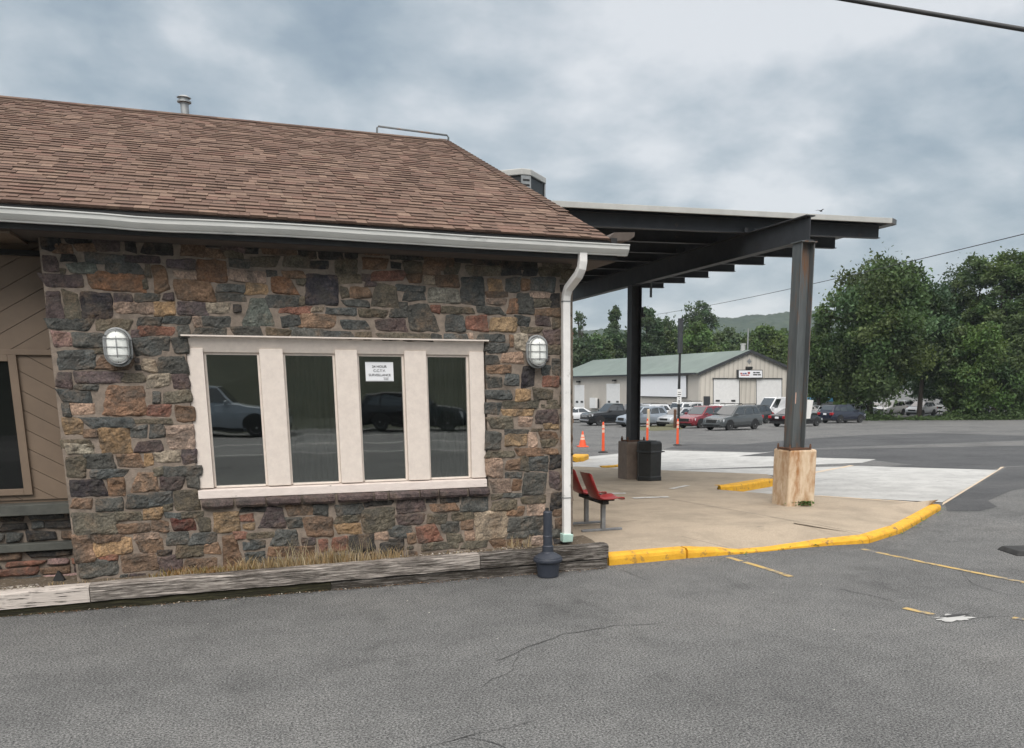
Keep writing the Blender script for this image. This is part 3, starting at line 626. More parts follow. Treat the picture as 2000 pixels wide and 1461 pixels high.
mb = MB(); mb.box(-6.9, BX0-.003, YR-.02, YR+.12, -.3, .455); mb.box(-6.9, BX0-.003, YR-.0, YR+.12, .536, .813); bpar(mb.build('low_wall', M['mortar']))
# eave: soffit, fascia board, side eave
mb = MB(); mb.box(-7, 3.74, 8.80, YW+.5, 3.325, 3.36); mb.box(BX1-.3, 3.70, YW+.5, 14, 3.326, 3.36); bpar(mb.build('soffit', M['soffit']))
mb = MB(); mb.box(-7, 3.74, 8.765, 8.797, 3.33, 3.56); bpar(mb.build('fascia_board', M['black']))
mb = MB(); mb.hexa([(-3.2, 8.85, 3.30), (-1.83, 8.85, 3.30), (-1.83, YR, 3.30), (-3.2, YR, 3.30)], [(-3.2, 8.85, 3.322), (-1.83, 8.85, 3.322), (-1.83, YR, 3.322), (-3.2, YR, 3.322)]); bpar(mb.build('soffit_panel', M['panel']))
mb = MB(); prof = [(8.785, 3.478), (8.785, 3.378), (8.705, 3.374), (8.700, 3.386), (8.690, 3.392), (8.672, 3.412), (8.656, 3.432), (8.653, 3.466), (8.642, 3.472), (8.642, 3.482), (8.662, 3.482), (8.668, 3.47), (8.70, 3.42), (8.775, 3.42), (8.778, 3.478)]
n = 44; vs = []
for k in range(n+1):
    x = -7+(3.835+7)*k/n; sag = .004*math.sin(x*1.9)+.004*noise.noise(Vector((x*1.3, 0, 0)))-.01*math.exp(-((x+.75)/.25)**2)
    vs += [(x, y, z+sag) for y, z in prof]
m = len(prof); mb.add(vs, [(k*m+q, (k+1)*m+q, (k+1)*m+(q+1) % m, k*m+(q+1) % m) for k in range(n) for q in range(m)])
mb.add([(3.836, y, z) for y, z in prof[:10]]+[(3.83, y, z) for y, z in prof[:10]], [tuple(range(10)), tuple(range(19, 9, -1))])
bpar(mb.build('gutter', M['gutter']))
def rect_tube(mb, path, w, d, mi=0, up=Vector((1, 0, 0))):   # rectangular section swept with mitred corners, width along x
    vs = []
    for i, p in enumerate(path):
        t = (path[min(i+1, len(path)-1)]-path[max(i-1, 0)]).normalized(); b_ = t.cross(up).normalized(); x = b_.cross(t)
        for a, c in ((-1, -1), (-.6, -1.0), (.6, -1), (1, -1), (1, 1), (-1, 1)): vs.append(p+x*a*w/2+b_*c*d/2)
    n = 6; mb.add(vs, [(i*n+k, i*n+(k+1) % n, (i+1)*n+(k+1) % n, (i+1)*n+k) for i in range(len(path)-1) for k in range(n)]+[tuple(range(n))[::-1], tuple(range(len(vs)-n, len(vs)))])
mb = MB(); pth = [Vector(p) for p in ((3.335, 8.735, 3.41), (3.335, 8.735, 3.30), (3.330, 8.75, 3.235), (3.315, 8.80, 3.17), (3.285, 8.93, 3.09), (3.268, 8.99, 3.05), (3.262, 9.03, 2.99), (3.260, 9.045, 2.92), (3.262, 9.05, 1.6), (3.265, 9.05, .33))]
rect_tube(mb, pth, .085, .075); ds = bpar(mb.build('downspout', M['downspout'], bevel=.008))
for z in (3.30, 3.14, 2.90, .78): 
    i = min(range(len(pth)), key=lambda k: abs(pth[k].z-z)); c = pth[i] if z > 2.8 else Vector((3.264, 9.05, z))
    if z <= 2.95: mb = MB(); mb.box(c.x-.046, c.x+.046, c.y-.041, c.y+.041, c.z-.006, c.z+.006); mb.build('joint_band', M['galv'], ds)
mb = MB(); mb.hexa([(3.205, 9.0, .27), (3.325, 9.0, .27), (3.325, 9.10, .27), (3.205, 9.10, .27)], [(3.200, 8.99, .37), (3.330, 8.99, .36), (3.330, 9.10, .36), (3.200, 9.10, .37)]); mb.build('drain_boot', M['verdigris'], ds, bevel=.01)
for o in list(bld.children):
    for ch in o.children: ch.location = (0, 0, 0)
# roof
EY, EZ, SL = 8.72, 3.541, .40
XR0, XR1, YRG = 3.65, 3.235, 14.55
Ls = (YRG-EY)*math.sqrt(1+SL*SL); cs, sn = 1/math.sqrt(1+SL*SL), SL/math.sqrt(1+SL*SL)
rp = lambda x, s, h=0: Vector((x, EY+s*cs-h*sn, EZ+s*sn+h*cs))
xedge = lambda s: XR0+(XR1-XR0)*s/Ls
mb = MB(); rr = random.Random(3); e = .146; rows = int(Ls/e)+1
SH = [(.205, .138, .105), (.18, .12, .092), (.158, .104, .08), (.14, .09, .071), (.168, .10, .078), (.225, .155, .117), (.165, .113, .087), (.145, .1, .079)]
for i in range(rows):
    s0, s1 = i*e, min((i+1)*e+.012, Ls); xe = xedge(s0); x = -6.2-rr.random()*.3
    while x < xe:
        w = rr.choice((.085, .11, .14, .17, .21))*rr.uniform(.9, 1.1); x1 = min(x+w, xe)
        if x1-x > .015:
            raised = rr.random() < .55; h = .012 if raised else .005; j = rr.uniform(-.004, .004)
            patch = .5+.5*noise.noise(Vector((x*.55, s0*.7, 3)))
            c = Vector(SH[min(7, max(0, int(rr.gauss(1.6+patch*3.4, 1.6))))]).lerp(Vector((.168, .110, .083)), .35)*rr.uniform(.88, 1.1)
            a, b_, c2, d = rp(x, s0+j, h), rp(x1, s0+j, h), rp(x1, s1, .0015), rp(x, s1, .0015)
            f = .62; m1, m2 = a.lerp(d, f), b_.lerp(c2, f)
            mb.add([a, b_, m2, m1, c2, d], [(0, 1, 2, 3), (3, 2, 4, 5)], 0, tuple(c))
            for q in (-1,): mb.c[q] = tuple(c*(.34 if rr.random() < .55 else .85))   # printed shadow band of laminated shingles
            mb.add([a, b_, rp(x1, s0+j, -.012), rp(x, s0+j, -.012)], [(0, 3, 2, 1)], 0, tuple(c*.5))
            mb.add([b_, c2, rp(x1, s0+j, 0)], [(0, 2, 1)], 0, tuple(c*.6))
        x = x1+.002
# caps over the ridge and over the upper part of the sloping end
k = 0
while k < 48:
    x = -6.2+k*.2
    if x+.2 > XR1: break
    c = Vector(rr.choice(SH))*.7
    mb.add([rp(x, Ls-.10, .016), rp(x+.2, Ls-.10, .016), Vector((x+.2, YRG+.02, EZ+Ls*sn+.03)), Vector((x, YRG+.02, EZ+Ls*sn+.03)), Vector((x+.2, YRG+.14, EZ+Ls*sn-.02)), Vector((x, YRG+.14, EZ+Ls*sn-.02))], [(0, 1, 2, 3), (3, 2, 4, 5)], 0, tuple(c)); k += 1
s = 1.2
while s < Ls:
    c = Vector(rr.choice(SH))*.8; a = xedge(s)
    mb.add([rp(a-.12, s, .018), rp(a+.02, s, .02), rp(xedge(s+.17)+.02, s+.17, .010), rp(xedge(s+.17)-.12, s+.17, .010), rp(a+.05, s, -.08), rp(xedge(s+.17)+.05, s+.17, -.08)], [(0, 1, 2, 3), (1, 4, 5, 2)], 0, tuple(c)); s += .145
mb.add([rp(XR0-.001, 0, -.002), rp(XR1-.001, Ls, -.002), Vector((XR1+.22, YRG, 3.4)), Vector((XR0+.02, EY+.03, EZ-.05))], [(0, 3, 2, 1)], 0, (.12, .085, .07))
mb.add([rp(-6.3, 0, -.02), rp(XR0, 0, -.02), rp(XR1, Ls, -.02), rp(-6.3, Ls, -.02), Vector((XR1+.2, 20.0, 3.45)), Vector((-6.3, 20.0, 3.45))], [(0, 1, 2, 3), (3, 2, 4, 5)], 0, (.12, .085, .07))
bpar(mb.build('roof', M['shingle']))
mb = MB(); mb.box(-6.2, XR0-.01, EY+.02, EY+.12, EZ-.05, EZ-.014); bpar(mb.build('drip_edge', M['black']))
mb = MB(); P = [ony(*q, 9.6) for q in ((1183, 470), (1200, 454), (1240, 453.5), (1239, 462), (1228, 470))]; mb.prism(P, (0, .3, 0)); bpar(mb.build('end_flashing', M['soffit']))
# things fixed on the roof
mb = MB(); mb.lathe([(.058, -.5), (.058, .25), (.062, .25), (.062, .265), (.098, .275), (.098, .295), (.066, .30), (.066, .335), (.098, .34), (.06, .365), (.02, .37)], n=18)
o = mb.build('vent_pipe', M['galv'], smooth=False, loc=ony(362, 227, 14.8)-Vector((0, 0, .09))); tag(o, 'grey metal flue pipe with round cap standing behind the roof ridge', 'flue')
mb = MB(); A, B = ony(737, 246.5, 14.55), ony(876, 264.5, 14.55)
mb.tube([Vector((A.x-.02, 14.55, 5.72)), A-Vector((.004, 0, .02)), A+Vector((.015, 0, 0)), B-Vector((.025, 0, 0)), B-Vector((.002, 0, .03)), Vector((B.x-.01, 14.55, 5.65))], .0155, 8)
tag(mb.build('roof_pipe', M['steel'], smooth=True), 'thin grey pipe bent over the right end of the roof ridge', 'pipe')
ac = empty('air_conditioner', (4.9, 16.4, 4.885), -R(41), 'black air conditioning unit with pale top and louvred corner behind the roof slope', 'air conditioner')
ac.scale = (1.25, 1.25, 1.25)
def octa(w, c): return [(-w, -w+c), (-w+c, -w), (w-c, -w), (w, -w+c), (w, w-c), (w-c, w), (-w+c, w), (-w, w-c)]
mb = MB(); mb.prism([(x, y, 0) for x, y in octa(.36, .09)], (0, 0, .70)); mb.build('coil_body', M['bin'], ac, bevel=.004)
mb = MB(); mb.prism([(x, y, .701) for x, y in octa(.39, .10)], (0, 0, .09)); mb.build('top_pan', M['fascia'], ac, bevel=.012)
for q in range(4):
    mb = MB(); A = Matrix.Rotation(q*PI/2, 4, 'Z') @ Matrix.Translation((.315, -.315, 0)) @ Matrix.Rotation(R(45), 4, 'Z')
    mb.box(-.075, .075, -.022, .0, .02, .699, 0, A)
    for z in range(9): mb.box(-.052, .052, -.027, -.021, .08+z*.068, .105+z*.068, 1, A)
    mb.build('corner_panel', [M['galv'], M['black']], ac)
# ================================================================ wall lamps
def stadium(w, h, n=10):
    r = w/2; a = h/2-r
    return [(r*math.cos(PI*k/n), a+r*math.sin(PI*k/n)) for k in range(n+1)]+[(-r*math.cos(PI*k/n), -a-r*math.sin(PI*k/n)) for k in range(n+1)]
M['lens'] = pm('frosted_glass', (.88, .89, .85), (.78, .80, .76), 14, .3, .004, spec=.6)
M['cage'] = pm('silver_cage', (.36, .37, .37), (.25, .255, .255), 12, .4, .001, metal=.3)
def wall_lamp(x, z, label):
    o = empty('wall_lamp', (x, YW-.034, z), 0, label, 'wall lamp', 'caged oval lamps on the stone wall')
    def loft(mb, layers, mi=0):
        n = None
        for w, h, y in layers:
            p = stadium(w, h); base = len(mb.v); n = len(p)
            mb.v += [(a, y, c) for a, c in p]
        b0 = len(mb.v)-n*len(layers)
        for k in range(len(layers)-1):
            for i in range(n): mb.f.append((b0+k*n+i, b0+k*n+(i+1) % n, b0+(k+1)*n+(i+1) % n, b0+(k+1)*n+i)); mb.m.append(mi); mb.c.append(None)
        mb.f.append(tuple(b0+(len(layers)-1)*n+i for i in range(n))); mb.m.append(mi); mb.c.append(None)
    mb = MB(); loft(mb, [(.21, .32, .03), (.21, .32, -.02), (.225, .335, -.025), (.225, .335, -.045), (.19, .30, -.05)]); mb.build('base_plate', M['galv'], o)
    mb = MB(); loft(mb, [(.188, .30, -.04), (.188, .30, -.075), (.178, .29, -.105), (.15, .262, -.128), (.09, .20, -.142), (.02, .10, -.147)]); mb.build('lens', M['lens'], o, smooth=True)
    mb = MB(); p = stadium(.224, .338); mb.tube([(a, -.06, c) for a, c in p+[p[0], p[1]]], .011, 6)
    p = stadium(.185, .30); mb.tube([(a, -.118, c) for a, c in p+[p[0], p[1]]], .006, 6)
    mb.tube([(0, -.055, .172), (0, -.115, .152), (0, -.156, .06), (0, -.156, -.06), (0, -.115, -.152), (0, -.055, -.172)], .0042, 6)
    for zz in (.075, 0, -.075): mb.tube([(-.114, -.055, zz), (-.094, -.118, zz), (-.05, -.152, zz), (.05, -.152, zz), (.094, -.118, zz), (.114, -.055, zz)], .0042, 6)
    mb.build('cage', M['cage'], o, smooth=True)
wall_lamp(-1.122, 2.376, 'caged oval wall lamp left of the four pane window')
wall_lamp(2.929, 2.386, 'caged oval wall lamp between the window and the white downspout')
# ================================================================ canopy
can = empty('steel_canopy', (8.44, 12.16, .04), 0, 'dark steel carport canopy on two posts beside the stone building', 'canopy')
cpar = lambda o: (setattr(o, 'parent', can), setattr(o, 'location', -can.location), o)[2]
CX = 8.44
def ibeam(mb, p, q, up, h, w, tf, tw, mi=0):
    p, q = Vector(p), Vector(q); t = (q-p).normalized(); s = t.cross(Vector(up)).normalized(); u = s.cross(t)
    for a0, a1, b0, b1 in ((-w/2, w/2, 0, tf), (-w/2, w/2, h-tf, h), (-tw/2, tw/2, tf, h-tf)):
        c = [p+s*a0+u*b0, p+s*a1+u*b0, q+s*a1+u*b0, q+s*a0+u*b0]; d = [p+s*a0+u*b1, p+s*a1+u*b1, q+s*a1+u*b1, q+s*a0+u*b1]
        mb.hexa(c, d, mi)
mb = MB(); ibeam(mb, (CX, 12.02, 4.27), (CX, 24.5, 4.27), _u, .385, .17, .016, .012)
cpar(mb.build('girder', M['steel_dark']))
bz = lambda x: 4.657+.0235*(x-8.44)
for k in range(8):
    Y = 13.85+1.30*k; mb = MB()
    ibeam(mb, (4.2, Y, bz(4.2)), (11.25, Y, bz(11.25)), _u, .235, .12, .012, .010); cpar(mb.build('joist', M['steel_dark']))
tz = lambda x: bz(x)+.237
mb = MB(); x0, x1, y0, y1 = 4.2, 11.32, 13.63, 23.4
n = 60; vs = []
for k in range(n+1):
    y = y0+(y1-y0)*k/n; dz = .03*(k % 2)
    vs += [(x0, y, tz(x0)+dz), (x1, y, tz(x1)+dz)]
mb.add(vs, [(2*i, 2*i+1, 2*i+3, 2*i+2) for i in range(n)])
mb.hexa([(x0, y0, tz(x0)+.032), (x1, y0, tz(x1)+.032), (x1, y1, tz(x1)+.032), (x0, y1, tz(x0)+.032)], [(x0, y0, tz(x0)+.07), (x1, y0, tz(x1)+.07), (x1, y1, tz(x1)+.07), (x0, y1, tz(x0)+.07)])
cpar(mb.build('roof_deck', M['deck']))
fy = 13.575
mb = MB(); mb.hexa([(x0, fy, tz(x0)), (x1, fy, tz(x1)), (x1, fy+.05, tz(x1)), (x0, fy+.05, tz(x0))], [(x0, fy, tz(x0)+.09), (x1, fy, tz(x1)+.09), (x1, fy+.05, tz(x1)+.09), (x0, fy+.05, tz(x0)+.09)])
cpar(mb.build('fascia', M['fascia'], bevel=.004))
mb = MB(); mb.hexa([(x1+.002, fy, tz(x1)), (x1+.21, fy+.13, tz(x1)), (x1+.21, y1, tz(x1)), (x1+.002, y1, tz(x1))], [(x1+.002, fy, tz(x1)+.09), (x1+.21, fy+.13, tz(x1)+.09), (x1+.21, y1, tz(x1)+.09), (x1+.002, y1, tz(x1)+.09)])
cpar(mb.build('edge_gutter', M['steel']))
mb = MB()
for k in range(8):                           # cleats where the joists sit on the girder
    Y = 13.85+1.30*k
    for sx_ in (-.10, .10): mb = MB(); mb.box(CX+sx_-.035, CX+sx_+.035, Y-.085, Y-.061, 4.657, 4.74); cpar(mb.build('cleat', M['steel_dark']))
def wcol(cx, cy, z0, z1, mat, name='column'):
    mb = MB(); a = .125
    mb.box(cx-a, cx-a+.016, cy-a, cy+a, z0, z1); mb.box(cx+a-.016, cx+a, cy-a, cy+a, z0, z1); mb.box(cx-a+.016, cx+a-.016, cy-.007, cy+.007, z0, z1)
    mb.box(cx-.15, cx+.15, cy-.15, cy+.15, z1+.001, z1+.017)
    return cpar(mb.build(name, mat))
def pier(cx, cy, hx, hy, z0, z1, mat):
    mb = MB(); mb.box(cx-hx, cx+hx, cy-hy, cy+hy, z0, z1)
    o = mb.build('pier', mat, bevel=.035, seg=2); return cpar(o)
pz = ony(1545, 879, 12.0).z
c1 = wcol(CX, 12.17, pz+.03, 4.25, M['steel']); pier(CX+.06, 12.22, .265, .25, -.2, pz, M['pier'])
mb = MB(); mb.box(CX-.2, CX+.2, 11.98, 12.36, pz+.002, pz+.028)
for dx in (-.2, .2):
    for dy in (-.17, .17): mb.lathe([(.02, pz), (.02, pz+.06), (.014, pz+.065), (.014, pz+.09)], (CX+dx, 12.17+dy, 0), 6)
mb.build('anchor_plate', M['rust'], c1).location = (0, 0, 0)
mb = MB(); mb.box(CX-.045, CX-.02, 12.15, 12.161, 1.72, 1.90); mb.build('pale_sticker', M['band'], c1).location = (0, 0, 0)
pz2 = onx(1222, 862, 8.25).z
c2 = wcol(CX, 18.72, pz2+.03, 4.25, M['steel_dark']); pier(CX+.03, 18.75, .29, .28, -.45, pz2, M['pier_brown'])
mb = MB(); mb.box(CX-.2, CX+.2, 18.54, 18.9, pz2+.002, pz2+.028)
for dx in (-.21, .21):
    for dy in (-.17, .17): mb.lathe([(.03, pz2), (.03, pz2+.07), (.018, pz2+.075), (.018, pz2+.11)], (CX+dx, 18.72+dy, 0), 6)
mb.build('anchor_plate', M['rust'], c2).location = (0, 0, 0)
mb = MB(); mb.box(CX+.126, CX+.20, 18.66, 18.78, 3.60, 3.78); mb.box(CX+.16, CX+.24, 18.64, 18.80, 3.56, 3.63); mb.build('light_fitting', M['black'], c2).location = (0, 0, 0)
mb = MB(); mb.box(CX+.25, CX+.29, 18.4, 18.44, 3.98, 4.30); mb.build('hanging_strap', M['steel'], c2).location = (0, 0, 0)
P = onx(1578, 800, CX+.16)
o = empty('hanging_sign', (CX+.127, 12.10, 1.475), 0, 'white panel hung edge on against the right canopy post', 'sign')
mb = MB(); mb.hexa([(.002, -.03, -.0), (.10, -.02, .0), (.10, -.008, .0), (.002, -.018, 0)], [(.012, -.03, .31), (.145, -.02, .30), (.145, -.008, .30), (.012, -.018, .31)]); mb.build('panel', M['white'], o)
mb = MB(); mb.box(-.001, .03, -.017, .0, .1, .2); mb.build('bracket', M['galv'], o)
# ================================================================ bench, bin, ashtray
bn = empty('seat_bench', (4.28, 10.47, s_(10.47)), 0, 'red moulded two seat bench on a grey steel pedestal behind the stone wall', 'bench')
prof = [(-.285, .80), (-.27, .79), (-.205, .62), (-.15, .50), (-.11, .455), (-.05, .437), (.08, .435), (.18, .450), (.235, .447), (.255, .425)]
def shell(y0, y1):
    mb = MB(); n = 7; vs = []
    for side in (0, 1):
        for k in range(n+1):
            v = 2*k/n-1
            for i, (x, z) in enumerate(prof):
                tx, tz_ = (1, .0) if i < 4 else (0, 1)
                dish = .035*(abs(v)**2.5); nar = 1-.10*(1 if i in (0, 9) else 0)
                vs.append((x+(dish if i < 4 else 0)+(.012*side if i < 4 else 0), (y0+y1)/2+v*nar*(y1-y0)/2, z+(dish*.7 if i >= 4 else 0)-(.012*side)))
    m = len(prof); q = m*(n+1); fs = []
    for k in range(n):
        for i in range(m-1):
            fs.append((k*m+i, k*m+i+1, (k+1)*m+i+1, (k+1)*m+i)); fs.append((q+k*m+i, q+(k+1)*m+i, q+(k+1)*m+i+1, q+k*m+i+1))
    for i in range(m-1): fs += [(i, q+i, q+i+1, i+1), (n*m+i, n*m+i+1, q+n*m+i+1, q+n*m+i)]
    for k in range(n): fs += [(k*m, (k+1)*m, q+(k+1)*m, q+k*m), (k*m+m-1, q+k*m+m-1, q+(k+1)*m+m-1, (k+1)*m+m-1)]
    mb.add(vs, fs); return mb.build('seat', M['seat'], bn, smooth=True)
shell(-.20, .22); shell(.42, .84)
mb = MB(); mb.box(-.04, .05, -.12, .78, .37, .415); mb.box(-.14, .14, -.1, -.05, .412, .43); mb.box(-.12, .2, .05, .1, .412, .43); mb.box(-.12, .2, .5, .55, .412, .43); mb.build('beam', M['rubber'], bn, bevel=.004)
for y in (.0, .62):
    mb = MB(); mb.box(-.012, .045, y-.03, y+.03, .025, .368); mb.build('leg', M['seat_leg'], bn, bevel=.006)
    mb = MB(); mb.box(-.29, .29, y-.028, y+.028, .0, .03); mb.build('foot_bar', M['seat_leg'], bn, bevel=.006)
tb = empty('litter_bin', (8.57, 18.08, s_(18.08)), R(12), 'black hexagonal plastic litter bin in front of the brown canopy pier', 'litter bin')
hexp = lambda r: [(r*math.cos(PI/3*k), r*math.sin(PI/3*k)) for k in range(6)]
def hexloft(mb, lay):
    b0 = len(mb.v)
    for r, z in lay: mb.v += [(x, y, z) for x, y in hexp(r)]
    for k in range(len(lay)-1):
        for i in range(6): mb.f.append((b0+k*6+i, b0+k*6+(i+1) % 6, b0+(k+1)*6+(i+1) % 6, b0+(k+1)*6+i)); mb.m.append(0); mb.c.append(None)
    for q in (0, len(lay)-1): mb.f.append(tuple(b0+q*6+i for i in range(6))); mb.m.append(0); mb.c.append(None)
mb = MB(); hexloft(mb, [(.305, 0), (.315, .02), (.315, .10), (.30, .115), (.305, .66)]); mb.build('body', M['bin'], tb, bevel=.006)
mb = MB(); hexloft(mb, [(.325, .66), (.335, .675), (.315, .70), (.315, .87), (.27, .915), (.20, .915), (.19, .86)]); mb.build('lid', M['bin'], tb, bevel=.008)
mb = MB(); mb.box(.27, .36, -.13, .13, .65, .675); mb.build('latch', M['bin'], tb, bevel=.004)
ub = empty('ashtray_post', (2.872, 8.555, 0), 0, 'navy blue bottle shaped cigarette receptacle standing by the timber edging', 'ashtray'); ub.scale = (1.2, 1.2, 1)
mb = MB(); mb.lathe([(.088, 0), (.094, .01), (.098, .06), (.108, .15), (.112, .165), (.128, .168), (.132, .18), (.132, .20), (.125, .208)], n=28); mb.build('base', M['urn'], ub, bevel=.003)
mb = MB(); mb.lathe([(.125, .209), (.122, .22), (.075, .255), (.055, .265), (.05, .275), (.05, .335), (.042, .345), (.042, .43), (.0435, .432), (.0435, .446), (.040, .452), (.040, .70), (.034, .712)], n=24); mb.build('neck', M['urn'], ub)
rb = empty('rubber_block', gp(2003, 1079), R(-15), 'flat black rubber block on the asphalt at the right edge of the picture', 'rubber block')
mb = MB(); mb.hexa([(-.25, -.22, 0), (.5, -.22, 0), (.5, .22, 0), (-.25, .22, 0)], [(-.20, -.18, .055), (.5, -.18, .055), (.5, .18, .055), (-.20, .18, .055)]); mb.build('block', M['rubber'], rb, bevel=.012)
# ================================================================ timber edging, planting bed, dry grass
def timber(x0, x1, zb, zt, y0, y1, mat, label, name='edging_timber', seed=0, rag=.006):
    n = max(8, int((x1-x0)/.04)); vs = []
    for k in range(n+1):
        x = x0+(x1-x0)*k/n; q = lambda a: noise.noise(Vector((x*3.5, a, seed)))*rag+noise.noise(Vector((x*14, a, seed)))*rag*.5
        b0, t0 = zb(x), zt(x)
        vs += [(x, y0+q(0), b0+q(1)), (x, y0+q(2), t0-.018+q(3)), (x, y0+.016+q(2), t0+q(4)), (x, (y0+y1)/2, t0+.004+q(7)), (x, y1, t0+q(5)), (x, y1, b0)]
    mb = MB(); mb.add(vs, [(k*6+i, (k+1)*6+i, (k+1)*6+(i+1) % 6, k*6+(i+1) % 6) for k in range(n) for i in range(6)]+[tuple(range(6))[::-1], tuple(n*6+i for i in range(6))])
    return tag(mb.build(name, mat), label, 'edging timber', 'timbers edging the bed')
top = lambda x: .212+(x+2.22)*.0092
mid_ = lambda x: .062+(x+2.22)*.0085
sx1, sx2 = ony(174, 1150, 8.736).x, ony(938, 1110, 8.736).x
timber(-6.5, sx1-.004, mid_, top, 8.736, 8.90, M['timber_white'], 'white flaking timber at the far left end of the bed edging', seed=1)
timber(sx1+.004, sx2-.004, lambda x: mid_(x)+.004, lambda x: top(x)+.004, 8.732, 8.90, M['timber_worn'], 'long white timber with dark cracked paint below the dry grass', seed=2)
timber(sx2+.004, 3.655, lambda x: mid_(x)+.002, top, 8.737, 8.90, M['timber_dark'], 'rotten dark timber with scraps of white paint behind the ashtray', seed=3, rag=.011)
timber(-6.5, .62, lambda x: -.06, lambda x: mid_(x)-.004, 8.75, 8.90, M['timber_moss'], 'lower mossy dark timber under the white timbers', seed=4, rag=.009)
timber(.626, 3.648, lambda x: -.06, lambda x: mid_(x)-.004, 8.752, 8.90, M['timber_dark'], 'lower dark timber resting on the asphalt left of the yellow kerb', seed=5, rag=.011)
M['litter'] = pm('brown_plant_litter', (.16, .12, .08), (.09, .07, .048), 30, .95, .01, c3=(.30, .26, .21), s3=25, lo3=.55, hi3=.65)
mb = MB(); n = 130; vs = []
for k in range(n+1):
    x = -6.5+(3.64+6.5)*k/n
    for j, y in enumerate((8.895, 8.95, 9.02, 9.08, 9.2, 9.5)):
        vs.append((x, y, min(top(x)-.02, .19+.012*j)+noise.noise(Vector((x*8, y*9, 1)))*.018))
mb.add(vs, [(k*6+i, (k+1)*6+i, (k+1)*6+i+1, k*6+i+1) for k in range(n) for i in range(5)])
tag(mb.build('planting_bed', M['litter']), kind='structure')
def colstuff(name, mats):                    # helper for many coloured little faces
    return MB()
def blades(mb, x, y, z, n, h, spread, cols, rr, w=.004):
    for _ in range(n):
        a = rr.uniform(0, 2*PI); l = h*rr.uniform(.35, 1.1); px, py = x+rr.gauss(0, spread), y+rr.gauss(0, spread*.45)
        py = min(py, YW-.04)
        dx, dy = math.cos(a)*l*rr.uniform(.1, .6), -abs(math.sin(a))*l*rr.uniform(.05, .4); b = rr.uniform(0, PI); wx_, wy_ = math.cos(b)*w, math.sin(b)*w
        c = Vector(rr.choice(cols))*rr.uniform(.75, 1.2)
        mb.add([(px-wx_, py-wy_, z), (px+wx_, py+wy_, z), (px+dx*.4+wx_*.7, py+dy*.4+wy_*.7, z+l*.6), (px+dx*.4-wx_*.7, py+dy*.4-wy_*.7, z+l*.6), (px+dx, py+dy, z+l*.95)], [(0, 1, 2, 3), (3, 2, 4)], 0, tuple(c))
M['straw'] = leafmat('dry_straw', (1, 1, 1)); M['weed'] = leafmat('weed_leaf', (1, 1, 1))
STR = [(.46, .36, .23), (.42, .31, .18), (.56, .46, .33), (.36, .23, .12), (.48, .35, .20), (.30, .23, .13)]
rr = random.Random(9); mb = MB()
for k in range(330):
    x = rr.uniform(-.85, 1.35)
    d = .5+.5*noise.noise(Vector((x*2.3, 2, 0)))
    lft = x < -.25
    blades(mb, x, rr.uniform(8.90, 9.06), top(x)-.02, int(2+5*d), (.06+.05*d) if lft else (.08+.15*d), .05, STR if not lft else STR[1:5]+[(.32, .17, .05)], rr)
for k in range(70): blades(mb, rr.uniform(-1.0, -.1), rr.uniform(8.92, 9.06), top(-.5)-.02, 3, .09, .05, [(.26, .22, .09), (.36, .28, .12), (.30, .18, .08)], rr, .006)
for k in range(40): blades(mb, rr.uniform(.1, 1.2), rr.uniform(8.95, 9.06), top(.6)-.02, 3, .30, .05, [(.55, .48, .35), (.48, .40, .26)], rr, .003)
for k in range(60):
    x = rr.uniform(-2.6, 3.2); blades(mb, x, rr.uniform(8.9, 9.08), top(x)-.02, 4, .05, .03, STR, rr)
for k in range(14): blades(mb, rr.uniform(2.55, 2.85), 9.06, .24, 5, .16, .02, STR[:3], rr, .003)
tag(mb.build('dry_grass', M['straw']), 'dry straw coloured grass in the bed under the window', 'dry grass', kind='stuff')
# chips, flakes and leaf debris along the timber foot and on the bed
mb = MB(); rr = random.Random(21)
def chip(x, y, z, s, c):
    a = rr.uniform(0, 6.28); t = rr.uniform(-.4, .4); u = Vector((math.cos(a), math.sin(a), t))*s; v = Vector((-math.sin(a), math.cos(a), rr.uniform(-.4, .4)))*s*rr.uniform(.4, .9); p = Vector((x, y, z+s*.4))
    mb.add([p-u-v, p+u-v*.6, p+u*.8+v, p-u*.7+v], [(0, 1, 2, 3)], 0, tuple(Vector(c)*rr.uniform(.7, 1.2)))
for k in range(900): chip(rr.uniform(-2.7, 3.6), 8.735-abs(rr.gauss(0, .035)), .002, rr.uniform(.004, .011), rr.choice([(.20, .09, .045), (.13, .08, .05), (.30, .22, .15), (.10, .075, .05), (.55, .5, .45)]))
for k in range(420): x = rr.choice((rr.uniform(1.15, 2.7), rr.uniform(-2.6, -1.9))); chip(x, rr.uniform(8.83, 9.0), top(x)+.002, rr.uniform(.006, .016), rr.choice([(.62, .57, .52), (.5, .45, .40), (.4, .36, .33), (.16, .12, .09)]))
for k in range(60): chip(rr.uniform(-2.5, 5.5), rr.uniform(5.5, 8.6), .003, rr.uniform(.003, .007), rr.choice([(.6, .58, .55), (.12, .1, .08)]))
tag(mb.build('debris', M['straw']), 'reddish leaf debris and paint flakes along the foot of the timbers', 'debris', kind='stuff')
